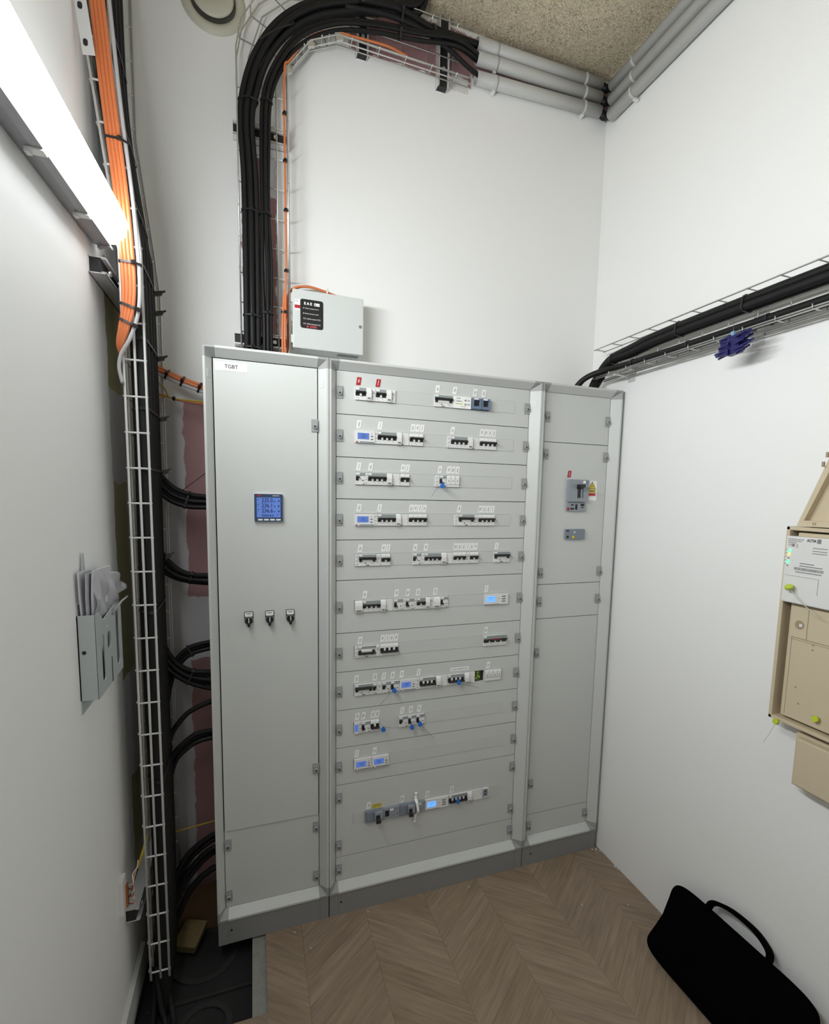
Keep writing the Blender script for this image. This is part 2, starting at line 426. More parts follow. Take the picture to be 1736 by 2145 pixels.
for t, k in ((0.004, 0.35), (0.008, 0.62), (0.018, 0.85), (0.034, 0.97), (0.12, 1.0), (LL - 0.055, 1.0), (LL - 0.018, 0.85), (LL - 0.004, 0.35)):
    secs.append([LA + ld * t + lx * (0.0302 + 0.050 * k * math.sin(math.pi * i / ns) ** 0.7) + lz * (0.047 * (0.6 + 0.4 * k) * math.cos(math.pi * i / ns)) for i in range(ns + 1)])
vs = [p for s_ in secs for p in s_]; n1 = ns + 1
dm.use('lamp_on'); dm.add(vs, [], True)
for a in range(len(secs) - 1):
    for i in range(ns):
        dm.use('lamp_on' if (3 <= i <= ns - 4 and 4 <= a <= 5) else 'lamp_side')
        dm.f.append([a * n1 + i, a * n1 + i + 1, (a + 1) * n1 + i + 1, (a + 1) * n1 + i]); dm.m.append(dm.cur); dm.sm.append(True)
for f_ in (list(range(n1)), [(len(secs) - 1) * n1 + i for i in range(ns, -1, -1)]): dm.f.append(f_); dm.m.append(1); dm.sm.append(False)
dm.build('diffuser', lamp)
for t in (0.012, 0.20, 0.46, 0.75, 1.05):
    for sgn in (-1, 1):
        c = MB()
        ext(c, [(0.012, sgn * 0.0525), (0.036, sgn * 0.0525), (0.036, sgn * 0.056), (0.012, sgn * 0.056)], t, t + 0.022)
        ext(c, [(0.006, sgn * 0.052), (0.014, sgn * 0.052), (0.014, sgn * 0.060), (0.006, sgn * 0.060)], t + 0.003, t + 0.019)
        c.build('clip', lamp, 'pvc_white' if t > 0.1 else 'lamp_grey')
ext(MB(), [(0.0, -0.03), (0.02, -0.03), (0.02, 0.03), (0.0, 0.03)], -0.01, 0.0).build('end_cap', lamp, 'dark')

# ================================================================== CABINETS
ZP = 0.1227                                   # bottom of the panels
ZT = ZP + 1.95
YFR = -0.03                                   # proud front lip of the frame
def frame_parts(root, x0, x1, z0, z1, ix0, ix1, iz0, iz1):
    """mitred inward-sloping frame: four rails and four corner pieces"""
    lip, yb = 0.007, 0.03
    d = 0.036
    O = [(x0, z0), (x1, z0), (x1, z1), (x0, z1)]; I = [(ix0, iz0), (ix1, iz0), (ix1, iz1), (ix0, iz1)]
    def ring_at(p_o, p_i, q_dir):
        pass
    def strip(mb, A, B):
        # A,B: lists of 5 points each (section) -> quads
        vs = A + B; n = len(A)
        mb.add(vs, [(i, i + 1, n + i + 1, n + i) for i in range(n - 1)] + [list(range(n)), list(range(2 * n - 1, n - 1, -1))], False)
    def sec_h(x, zo, zi, top):
        s = 1 if top else -1
        return [(x, 0.004, zi), (x, -0.001, zi), (x, YFR, zo - s * lip), (x, YFR, zo), (x, yb, zo), (x, yb, zi)]
    def sec_v(z, xo, xi, right):
        s = 1 if right else -1
        return [(xi, 0.004, z), (xi, -0.001, z), (xo - s * lip, YFR, z), (xo, YFR, z), (xo, yb, z), (xi, yb, z)]
    def sec_c(xo, zo, xi, zi, sx, sz):
        return [(xi, 0.004, zi), (xi, -0.001, zi), (xo - sx * lip, YFR, zo - sz * lip), (xo, YFR, zo), (xo, yb, zo), (xi, yb, zi)]
    for top, zo, zi, nm in ((True, z1, iz1, 'top_rail'), (False, z0, iz0, 'bottom_rail')):
        m = MB(); strip(m, sec_h(x0 + d, zo, zi, top), sec_h(x1 - d, zo, zi, top)); m.build(nm, root, 'cab_frame')
    for right, xo, xi in ((False, x0, ix0), (True, x1, ix1)):
        m = MB(); strip(m, sec_v(z0 + d, xo, xi, right), sec_v(z1 - d, xo, xi, right)); sd = m.build('side_rail', root, 'cab_frame')
        sg = 1 if right else -1
        for zc in (ZT - 0.055, ZP + 1.06, ZP + 0.07):         # punched hinge covers in the slope
            xm = (xo + xi) / 2; ym = (YFR) / 2 - 0.0016
            t = Vector((xo - sg * lip - xi, YFR, 0)).normalized()
            MB().obox((xm - sg * 0.003, ym, zc), t * 0.006, t.cross(Vector((0, 0, 1))) * 0.0008, (0, 0, 0.014)).build('hinge_cover', sd, 'cab_frame')
    for (xo, xi, sx, xs) in ((x0, ix0, -1, x0 + d), (x1, ix1, 1, x1 - d)):
        for (zo, zi, sz, zs) in ((z0, iz0, -1, z0 + d), (z1, iz1, 1, z1 - d)):
            m = MB(); c = sec_c(xo, zo, xi, zi, sx, sz)
            strip(m, sec_h(xs, zo, zi, sz > 0), c); strip(m, c, sec_v(zs, xo, xi, sx > 0))
            m.build('corner_piece', root, 'cab_corner')
LATCH = None
def latch_mesh():
    m = MB().use('latch')
    m.prism([(-0.0115, -0.021), (0.0115, -0.021), (0.0115, 0.021), (-0.0115, 0.021)], 'y', -0.0035, 0.0)
    m.box(-0.010, 0.010, -0.0065, -0.0035, 0.0, 0.012)
    m.cyl((0, -0.0035, -0.004), (0, -1, 0), 0.0085, 0.008, 14, 0.0075)
    m.use('knob_dark').cyl((0, -0.0115, -0.004), (0, -1, 0), 0.0042, 0.0006, 6)
    return m
LM = latch_mesh(); LATCH = LM.mesh('latch')
bm = bmesh.new(); bm.from_mesh(LATCH); bmesh.ops.recalc_face_normals(bm, faces=bm.faces); bm.to_mesh(LATCH); bm.free()
def latch(parent, x, z): return link('latch', LATCH, parent, (x, -0.0005, z))
LABELM = {}
def label_mesh(style, seed):
    k = (style, seed)
    if k in LABELM: return LABELM[k]
    rnd = random.Random(seed * 17 + 3)
    w_, h_, sl = 0.0079, 0.0138, 0.0022
    m = MB().use('red' if style == 'r' else 'label_white')
    m.prism([(-w_ - sl, -h_), (w_ - sl, -h_), (w_ + sl, h_), (-w_ + sl, h_)], 'y', -0.0006, 0.0)
    m.use('label_white' if style == 'r' else 'ink_soft')
    n = rnd.choice((1, 2, 2, 3))
    for i in range(n):
        xx = (i - (n - 1) / 2) * 0.0034; hh = rnd.uniform(0.004, 0.0095); zz = rnd.uniform(-0.002, 0.002)
        a, b = zz - hh, zz + hh
        while a < b:
            st = rnd.uniform(0.0010, 0.0022)
            m.box(xx + a * 0.16 - 0.0010, xx + a * 0.16 + 0.0010, -0.0008, -0.0005, a, min(b, a + st * 0.7)); a += st
    LABELM[k] = m.mesh('marker_label'); return LABELM[k]
lab_i = [0]
def marker(parent, x, z, style='w'):
    lab_i[0] += 1
    return link('marker_label', label_mesh(style, lab_i[0] % 9), parent, (x, -0.0005, z))

GAP = 0.0013
def panel(root, x0, x1, z0, z1, slot=None, name='panel', y=0.0, gx=0.0022, gt=0.0013):
    m = MB(); x0 += gx; x1 -= gx; z0 += GAP; z1 -= gt
    if slot:
        a, b, c, d = slot
        m.box(x0, a, y, 0.012, z0, z1); m.box(b, x1, y, 0.012, z0, z1); m.box(a, b, y, 0.012, z0, c); m.box(a, b, y, 0.012, d, z1)
    else: m.box(x0, x1, y, 0.012, z0, z1)
    return m.build(name, root, 'cab')
def cabinet_shell(label, x0, x1, ix0, ix1, group=None):
    root = thing('switchgear_cabinet', label, 'cabinet', ((x0 + x1) / 2, 0.08, 0.0), group)
    MB().box(x0 + 0.001, x1 - 0.001, 0.0301, 0.2, 0.09, 2.095).build('body', root, 'cab')
    MB().box(ix0 - 0.004, ix1 + 0.004, 0.0125, 0.030, ZP - 0.004, ZT + 0.004).build('backing', root, 'seam')
    frame_parts(root, x0, x1, 0.092, 2.103, ix0, ix1, ZP, ZT)
    pl = MB().use('plinth')
    pl.box(x0 + 0.034, x1 - 0.034, -0.0265, 0.19, 0.0, 0.0915)
    p_ = pl.build('plinth', root)
    for a, b in ((x0 + 0.001, x0 + 0.0335), (x1 - 0.0335, x1 - 0.001)): MB().box(a, b, -0.0272, 0.19, 0.0, 0.0915).build('plinth_corner', p_, 'plinth')
    MB().cyl((x0 + 0.045, -0.0266, 0.052), (0, -1, 0), 0.004, 0.0008, 12).build('plinth_screw', p_, 'dark')
    return root

# --- left cabinet: door with meter and three rotary switches
LX0, LX1c, LIX0, LIX1 = -0.4245, -0.0290, -0.399, -0.0615
cabL = cabinet_shell('tall grey cabinet with plain door marked TGBT, left of the breaker rows', LX0, LX1c, LIX0, LIX1)
door = panel(cabL, LIX0, LIX1, ZP + 0.30, ZT, name='door', y=-0.004, gx=0.0036, gt=0.004)
lowp = panel(cabL, LIX0, LIX1, ZP, ZP + 0.30)
for z in (1.875, 0.61): latch(door, LIX1 - 0.0125, z).location.y -= 0.004
for x, z in ((LIX0 + 0.0125, 0.369), (LIX0 + 0.0125, 0.169), (LIX1 - 0.0125, 0.372), (LIX1 - 0.0125, 0.170)): latch(lowp, x, z)
m = MB().use('label_white').box(-0.390, -0.2915, -0.0050, -0.004, 2.032, 2.0595).use('ink')
put_text(m, 'TGBT', 0.0165, (-0.3405, -0.0052, 2.0458), align='CENTER', bold=0.0003)
tag(m.build('name_plate', door), 'white plate reading TGBT')

# --- middle cabinet: twelve panels
MX0, MX1, MIX1 = -0.0270, 0.8195, 0.7790
cabM = cabinet_shell('widest grey cabinet, middle one, with rows of breakers in its panels', MX0, MX1, 0.0, MIX1)
tops = [1.95, 1.80, 1.65, 1.50, 1.35, 1.20, 1.00, 0.85, 0.70, 0.55, 0.40, 0.10, 0.0]
SL0, SL1, SH = 0.0685, 0.7115, 0.0235
panels = {}; ZM = {}
for i in range(1, 13):
    zt, zb = ZP + tops[i - 1], ZP + tops[i]; zm = (zt + zb) / 2; ZM[i] = zm
    slot = (SL0, SL1, zm - SH, zm + SH) if i < 12 else None
    pn = panels[i] = panel(cabM, 0.0, MIX1, zb, zt, slot)
    zl = (zm,) if i != 11 else (zt - 0.052, zb + 0.052)
    for z in zl:
        latch(pn, 0.0125, z); latch(pn, MIX1 - 0.0125, z)
LAB = {1: [81, 152, 381, 451, 536, 573], 2: [83, 161, 286, 304, 322, 446, 570, 587.5, 605, 623], 3: [83, 127, 250, 268, 398, 435, 453, 471],
       4: [85, 162, 285, 302.5, 320, 338, 483, 574, 592, 610, 628], 5: [90, 179, 197, 304, 348, 471, 489, 506.5, 524, 541.5, 559, 653], 6: [109, 232, 277, 319, 391, 614],
       7: [92, 179, 197, 215, 233, 618], 8: [79, 151, 186, 221, 258, 328, 634], 9: [83, 107, 144, 161.5, 262, 298, 333], 10: [82, 152], 11: [130, 267, 376, 485]}
for i, xs in LAB.items():
    for k, x in enumerate(xs): marker(panels[i], x / 1000, ZM[i] + 0.0435, 'r' if (i == 1 and k < 2) else 'w')
m = MB().use('label_white').box(0.464, 0.546, -0.0011, -0.0005, 0.930, 0.9445).use('ink_soft')
x = 0.472
while x < 0.538: m.box(x, x + random.uniform(.002, .004), -0.0013, -0.0011, 0.9355, 0.9395); x += random.uniform(.0045, .006)
m.build('strip_label', panels[8])
m = MB().use('label_yellow').box(0.144, 0.183, -0.0011, -0.0005, 0.400, 0.4175).use('ink_soft')
for z in (0.4125, 0.4085): m.box(0.148, 0.179, -0.0013, -0.0011, z, z + 0.0022)
m.box(0.148, 0.160, -0.0013, -0.0011, 0.4035, 0.4055); m.build('warning_label', panels[11])

# --- devices on the rails -------------------------------------------------
H = 0.0222
def body(m, x0, x1, z, y=-0.007, c='dev_white'):
    m.use(c); m.box(x0 + .0003, x1 - .0003, y, 0.012, z - H, z + H); return m
def mods(x0, x1): return max(1, round((x1 - x0) / 0.0177))
def D_mcb(t, x0, x1, z, down=False, n=None, clear=True):
    n = n or mods(x0, x1); wd = (x1 - x0) / n
    body(MB(), x0, x1, z).build('body', t, bevel=0.0008)
    m = MB().use('dev_window').box(x0 + .001, x1 - .001, -0.0085, -0.0071, z + 0.0095, z + 0.0205) if clear else MB().use('dev_white')
    m.use('label_white')
    if clear: m.box(x0 + .002, x0 + .002 + min(0.012, wd * .7), -0.009, -0.0084, z + 0.0135, z + 0.0195)
    else:
        for i in range(n): m.box(x0 + i * wd + .0015, x0 + (i + 1) * wd - .0015, -0.0088, -0.007, z + 0.011, z + 0.020)
    m.build('window', t)
    sg = -1 if down else 1; zc = z - 0.0005 if not down else z + 0.000
    m = MB().use('black_plastic').box(x0 + .001, x1 - .001, -0.0077, -0.0071, zc - 0.0075, zc + 0.0075)
    hb = (zc + 0.001, zc + 0.0075) if not down else (zc - 0.0085, zc - 0.002)
    m.prism([(-0.0077, hb[0]), (-0.0165, hb[0] + sg * 0.001), (-0.0175, hb[0] + 0.003), (-0.0165, hb[1] + sg * .001), (-0.0077, hb[1])], 'x', x0 + .0015, x1 - .0015)
    m.build('handle', t)
    m = MB().use('dev_white')
    for i in range(n - 1 if n > 1 else 0):
        xc = x0 + (i + 1) * wd; a = (zc - 0.0075, zc + 0.0008) if not down else (zc - 0.0018, zc + 0.0075)
        m.box(xc - .0036, xc + .0036, -0.0105, -0.0076, *a)
    m.use('dev_print')
    for i in range(n):
        xc = x0 + (i + .5) * wd; m.box(xc - .004, xc - .001, -0.0073, -0.007, z - 0.0150, z - 0.0135); m.box(xc + .001, xc + .005, -0.0073, -0.007, z - 0.0180, z - 0.0172)
    m.build('pole_dividers', t)
def D_bar(t, x0, x1, z, down=False):
    body(MB(), x0, x1, z).build('body', t, bevel=0.0008)
    m = MB().use('dev_window').box(x0 + .001, x1 - .001, -0.0085, -0.0071, z + 0.0110, z + 0.0205).use('label_white').box(x0 + .002, x0 + .016, -0.009, -0.0084, z + .0145, z + .0198)
    m.build('window', t)
    s = -1 if down else 1; zc = z + (0.006 if not down else -0.006)
    m = MB().use('black_plastic')
    m.prism([(-0.0077, zc - .0045), (-0.0155, zc - .0035), (-0.017, zc), (-0.0155, zc + .0045), (-0.0077, zc + .0045)], 'x', x0 + .002, x1 - .002)
    for a in (x0 + .004, x1 - .013): m.box(a, a + .009, -0.0105, -0.0071, zc - s * 0.012 if s > 0 else zc, zc if s > 0 else zc + .012)
    m.build('handle', t)
    m = MB().use('dev_white').box(x0 + .016, x1 - .016, -0.0095, -0.0071, zc - s * .0125 if s > 0 else zc + .004, zc - .0045 if s > 0 else zc + .0115)
    m.use('dev_print').cyl(((x0 * .6 + x1 * .4), -0.007, z - 0.0125), (0, -1, 0), 0.0026, 0.0008, 10).box(x0 + .03, x0 + .042, -0.0076, -0.007, z - .021, z - .0175)
    m.box(x1 - .02, x1 - .006, -0.0073, -0.007, z - .0135, z - .0127).box(x1 - .016, x1 - .01, -0.0073, -0.007, z - .0165, z - .0155)
    m.build('front_marks', t)
def D_blk(t, x0, x1, z):
    m = MB().use('dev_white'); P = [(0.012, z - H), (-0.012, z - H), (-0.0155, z - .012), (-0.0165, z + .004), (-0.0135, z + .016), (-0.008, z + H), (0.012, z + H)]
    m.prism(P, 'x', x0 + .0004, x1 - .0004).build('body', t)
    MB().box(x0 + .005, x1 - .005, -0.0165, -0.012, z - .0165, z - .0125).build('test_button', t, 'dev_print')
def D_aux(t, x0, x1, z):
    body(MB(), x0, x1, z).build('body', t)
    m = MB().use('dev_grey'); xc = (x0 + x1) / 2
    m.box(xc - .004, xc + .004, -0.0082, -0.0071, z + .002, z + .012).use('dev_print').box(xc - .004, xc - .001, -0.0076, -0.007, z - .010, z - .006).box(xc + .001, xc + .004, -.0076, -.007, z - .018, z - .0165).build('front_marks', t)
def D_nar(t, x0, x1, z):
    body(MB(), x0, x1, z).build('body', t)
    m = MB().use('dev_print'); xc = (x0 + x1) / 2
    for q in (-.016, -.003, .012): m.cyl((xc, -.007, z + q), (0, -1, 0), 0.0018, .0008, 8)
    m.build('terminal_screws', t)
def D_cov(t, x0, x1, z):
    body(MB(), x0, x1, z, -0.0055, 'dev_white').build('body', t)
    MB().box(x0 + .001, x0 + .009, -0.0062, -0.0054, z - .0215, z - .0185).build('clip_tab', t, 'dev_print'); MB().box(x1 - .006, x1 - .001, -.0059, -.0054, z + .001, z + .002).build('front_mark', t, 'dev_print')
def D_1p(t, x0, x1, z, down=False):
    body(MB(), x0, x1, z).build('body', t, bevel=0.0008)
    m = MB().use('dev_window').box(x0 + .001, x1 - .001, -0.0085, -0.0071, z + 0.0095, z + 0.0205).use('label_white').box(x0 + .002, x0 + .016, -0.009, -0.0084, z + .0135, z + .0195); m.build('window', t)
    hw = min(0.017, x1 - x0 - .002); zc = z
    m = MB().use('black_plastic').box(x0 + .002, x0 + .002 + hw * .62, -0.0077, -0.0071, zc - .008, zc + .008)
    q = (zc + .002, zc + .008) if not down else (zc - .009, zc - .003)
    m.prism([(-0.0077, q[0]), (-0.0165, q[0] + .001), (-0.017, q[1] - .001), (-0.0077, q[1])], 'x', x0 + .0015, x0 + .0015 + hw * .75); m.build('handle', t)
    m = MB().use('dev_print')
    if x1 - x0 > .025: m.cyl((x1 - .008, -.007, z - .007), (0, -1, 0), .0026, .0012, 10)
    m.box(x0 + .004, x0 + .011, -0.0073, -0.007, z - .0155, z - .0145).box(x1 - .009, x1 - .002, -.0075, -.007, z - .0205, z - .0175); m.build('front_marks', t)
def D_fuse(t, x0, x1, z, style=0):
    n = mods(x0, x1); wd = (x1 - x0) / n
    body(MB(), x0, x1, z).build('body', t, bevel=0.0008)
    for i in range(n):
        a = x0 + i * wd
        m = MB().use('dev_white').box(a + .0012, a + wd - .0012, -0.010, -0.0071, z - .007 if style else z - .012, z + .0205)
        m.use('label_white').box(a + .003, a + wd - .003, -.0104, -.0099, z + .013, z + .0195).use('dev_print').cyl((a + wd / 2, -.010, z + .001), (0, -1, 0), .0022 if not style else .0026, .0006, 8)
        if style: m.use('dark').box(a + .001, a + wd - .001, -.0078, -.0071, z - .0088, z - .0073)
        m.build('fuse_cover', t)
def D_meter(t, x0, x1, z):
    W = x1 - x0
    m = body(MB(), x0, x1, z, -0.009); m.use('meter_blue').box(x0 + W * .22, x1 - .002, -.0092, -.0089, z - .0205, z - .0180).use('red').box(x0 + .003, x0 + W * .14, -.0092, -.0089, z - .0212, z - .0175); m.build('body', t)
    sm = MB().use('lcd').box(x0 + W * .12, x0 + W * .69, -0.0098, -0.009, z - .0095, z + .0125).use('lcd_ink')
    for q in (.006, .001, -.004): sm.box(x0 + W * .30, x0 + W * (.5 + .1 * random.random()), -.00995, -.0098, z + q, z + q + .0012)
    sm.build('screen', t)
    m = MB().use('dev_print').cyl((x1 - W * .16, -.009, z + .011), (0, -1, 0), .0015, .001, 8)
    for q in (.002, -.0085): m.box(x1 - W * .22, x1 - W * .10, -.0105, -.009, z + q - .0015, z + q + .0015)
    m.build('buttons', t)
def D_meter2(t, x0, x1, z):
    W = x1 - x0
    m = body(MB(), x0, x1, z, -0.009); m.use('dev_print').box(x0 + .002, x0 + W * .62, -.0092, -.0089, z - H + .0005, z - H + .0022); m.build('body', t)
    m = MB().use('lcd_bright').box(x0 + W * .085, x0 + W * .46, -0.0098, -0.009, z - .011, z + .0125).use('lcd')
    m.box(x0 + W * .14, x0 + W * .40, -.00995, -.0098, z + .005, z + .0065).box(x0 + W * .2, x0 + W * .28, -.00995, -.0098, z - .001, z + .0005); m.build('screen', t)
    m = MB().use('dev_print')
    for q in (.010, 0, -.010): m.box(x0 + W * .73, x0 + W * .88, -.0105, -.009, z + q - .0018, z + q + .0018)
    m.cyl((x0 + W * .6, -.009, z + .002), (0, -1, 0), .002, .001, 3).build('buttons', t)
def D_meters(t, x0, x1, z):
    body(MB(), x0, x1, z, -0.009).build('body', t)
    MB().box(x0 + .002, x1 - .0025, -.0098, -.009, z - .013, z + .014).build('screen', t, 'lcd')
def D_logo(t, x0, x1, z):
    body(MB(), x0, x1, z, -0.010, 'label_white').build('body', t, bevel=0.0006)
    W = x1 - x0; m = MB().use('ink_soft')
    m.box(x0 + W * .18, x0 + W * .46, -.0103, -.01, z + .0030, z + .0058).use('lime').box(x0 + W * .14, x0 + W * .52, -.0103, -.01, z - .0070, z - .0042)
    m.use('ink_soft').cyl((x0 + W * .67, -.01, z + .008), (0, -1, 0), .0038, .0003, 14).cyl((x0 + W * .67, -.01, z - .007), (0, -1, 0), .0038, .0003, 14)
    for q in (.0095, .0065, -.0055, -.0085): m.box(x0 + W * .75, x0 + W * .93, -.0103, -.01, z + q, z + q + .0015)
    m.box(x0 + W * .2, x0 + W * .23, -.0103, -.01, z + .013, z + .018).box(x0 + W * .33, x0 + W * .36, -.0103, -.01, z + .013, z + .018).box(x0 + W * .2, x0 + W * .36, -.0103, -.01, z + .013, z + .0145)
    m.box(x0 + W * .4, x0 + W * .7, -.0103, -.01, z - .0155, z - .0145).build('front_print', t)
def D_fuseblue(t, x0, x1, z):
    body(MB(), x0, x1, z, -0.004, 'mccb').build('body', t)
    MB().box(x0 + .007, x1 - .009, -.0075, -.0042, z - .006, z + .010).build('rocker', t, 'black_plastic')
    m = MB().use('fuse_blue')
    for a, b, c, d in ((x0 + .001, x1 - .001, z + .0125, z + .020), (x0 + .001, x1 - .001, z - .0205, z - .011), (x0 + .001, x0 + .006, z - .011, z + .0125), (x1 - .007, x1 - .001, z - .011, z + .0125)): m.box(a, b, -.018, -.0042, c, d)
    m.build('hinged_cover', t)
    MB().box(x0 + .006, x1 - .014, -.0186, -.018, z + .0145, z + .0190).build('name_strip', t, 'label_white')
def D_iso(t, x0, x1, z):
    D_mcb(t, x0, x1, z, False, 4)
    MB().box(x0 + .03, x1 - .035, -.0180, -.0165, z + .006, z + .0085).build('red_stripe', t, 'red')
def D_big(t, x0, x1, z):
    W = x1 - x0
    m = MB().use('mccb').box(x0, x1, -.012, .012, z - .0228, z + .0228); m.build('body', t, bevel=0.001)
    m = MB().use('mccb_light').box(x0 + W * .50, x1 - .003, -.024, -.012, z - .010, z + .0205).use('mccb').box(x0 + W * .10, x0 + W * .46, -.0132, -.012, z - .016, z + .018); m.build('cover', t, bevel=0.001)
    m = MB().use('black_plastic').prism([(-.024, z - .003), (-.034, z - .008), (-.036, z - .018), (-.030, z - .022), (-.022, z - .012)], 'x', x0 + W * .55, x0 + W * .80).box(x0 + W * .56, x0 + W * .78, -.0246, -.024, z - .009, z + .010); m.build('handle', t)
def D_trip(t, x0, x1, z):
    W = x1 - x0
    MB().use('mccb_light').box(x0, x1, -.011, .012, z - .0228, z + .0228).build('body', t, bevel=0.001)
    m = MB().use('dark').box(x0 + W * .12, x0 + W * .36, -.0116, -.011, z - .012, z + .013).use('dev_print').cyl((x0 + W * .62, -.011, z - .010), (0, -1, 0), .0025, .0008, 8)
    m.box(x1 - W * .16, x1 - W * .12, -.0116, -.011, z - .012, z).box(x1 - W * .3, x1 - W * .1, -.0114, -.011, z + .012, z + .0135).use('label_white').box(x0 + W * .42, x0 + W * .62, -.0118, -.011, z + .010, z + .018).build('trip_window', t)
def D_sock(t, x0, x1, z):
    body(MB(), x0, x1, z, -.007).build('body', t)
    m = MB().use('mccb').box(x0 + .003, x1 - .006, -.0085, -.007, z - .019, z + .019).use('dark')
    for q in (.010, -.003): m.cyl(((x0 + x1) / 2 - .0015, -.0085, z + q), (0, -1, 0), .0035, .0005, 10)
    m.use('dev_white').box(x0 + .006, x1 - .009, -.0088, -.0085, z - .017, z - .012).build('port', t)
def D_hole(t, x0, x1, z):
    m = MB().use('dark').box(x0, x1, 0.0095, 0.0122, z - H, z + H).use('pcb').box(x0 + .002, x0 + (x1 - x0) * .7, .006, .0095, z - H, z + H).use('pcb_light')
    for a, q in ((.012, .010), (.012, -.004), (.019, -.010), (.006, -.014)): m.box(x0 + a, x0 + a + .007, .004, .006, z + q, z + q + .008)
    m.build('board', t)
DEV = {'mcb': (D_mcb, 'breaker', 'circuit_breaker'), 'mcbd': (lambda t, a, b, z: D_mcb(t, a, b, z, True), 'breaker', 'circuit_breaker'),
       'rcb': (lambda t, a, b, z: D_mcb(t, a, b, z, False, None, False), 'breaker', 'circuit_breaker'), 'rcbd': (lambda t, a, b, z: D_mcb(t, a, b, z, True, None, False), 'breaker', 'circuit_breaker'),
       'bar': (D_bar, 'breaker', 'circuit_breaker'), 'bard': (lambda t, a, b, z: D_bar(t, a, b, z, True), 'breaker', 'circuit_breaker'),
       'blk': (D_blk, 'module', 'residual_current_block'), 'aux': (D_aux, 'module', 'auxiliary_contact'), 'nar': (D_nar, 'module', 'terminal_spacer'), 'cov': (D_cov, 'module', 'relay_module'),
       '1p': (D_1p, 'breaker', 'circuit_breaker'), '1pd': (lambda t, a, b, z: D_1p(t, a, b, z, True), 'breaker', 'circuit_breaker'),
       'fuse': (D_fuse, 'fuse holder', 'fuse_holder'), 'fuse4': (lambda t, a, b, z: D_fuse(t, a, b, z, 1), 'fuse holder', 'fuse_holder'),
       'meter': (D_meter, 'meter', 'energy_meter'), 'meter2': (D_meter2, 'meter', 'energy_meter'), 'meters': (D_meters, 'meter', 'energy_meter'), 'logo': (D_logo, 'module', 'control_module'),
       'fb': (D_fuseblue, 'switch', 'rocker_switch'), 'iso': (D_iso, 'switch', 'isolator_switch'), 'big': (D_big, 'breaker', 'moulded_case_breaker'), 'trip': (D_trip, 'module', 'trip_unit'), 'sock': (D_sock, 'module', 'port_module'), 'hole': (D_hole, 'circuit board', 'circuit_board')}
LOOK = {'mcb': 'white breaker with black toggles up', 'mcbd': 'white breaker with black toggles down', 'rcb': 'white breaker with white tags over its toggles', 'rcbd': 'white breaker, white tags, toggles down',
        'bar': 'breaker with one wide black handle bar', 'bard': 'breaker with wide handle bar down', 'blk': 'bulging white block with dark button', 'aux': 'small white auxiliary module', 'nar': 'slim white module with dark screws', 'cov': 'plain pale module without toggle',
        '1p': 'breaker with single black toggle up', '1pd': 'breaker with single black toggle down', 'fuse': 'white toggle-less modules with dark dots', 'fuse4': 'four white switches with dark dots', 'meter': 'white meter with blue screen', 'meter2': 'long meter with bright blue screen', 'meters': 'narrow meter with tall blue screen',
        'logo': 'plain white module printed with a green logo', 'fb': 'black rocker under clear blue cover', 'iso': 'breaker with a red-striped black handle', 'big': 'blue-grey breaker with jutting black lever', 'trip': 'grey-blue trip unit', 'sock': 'module with dark blue port', 'hole': 'green circuit board in an open slot'}
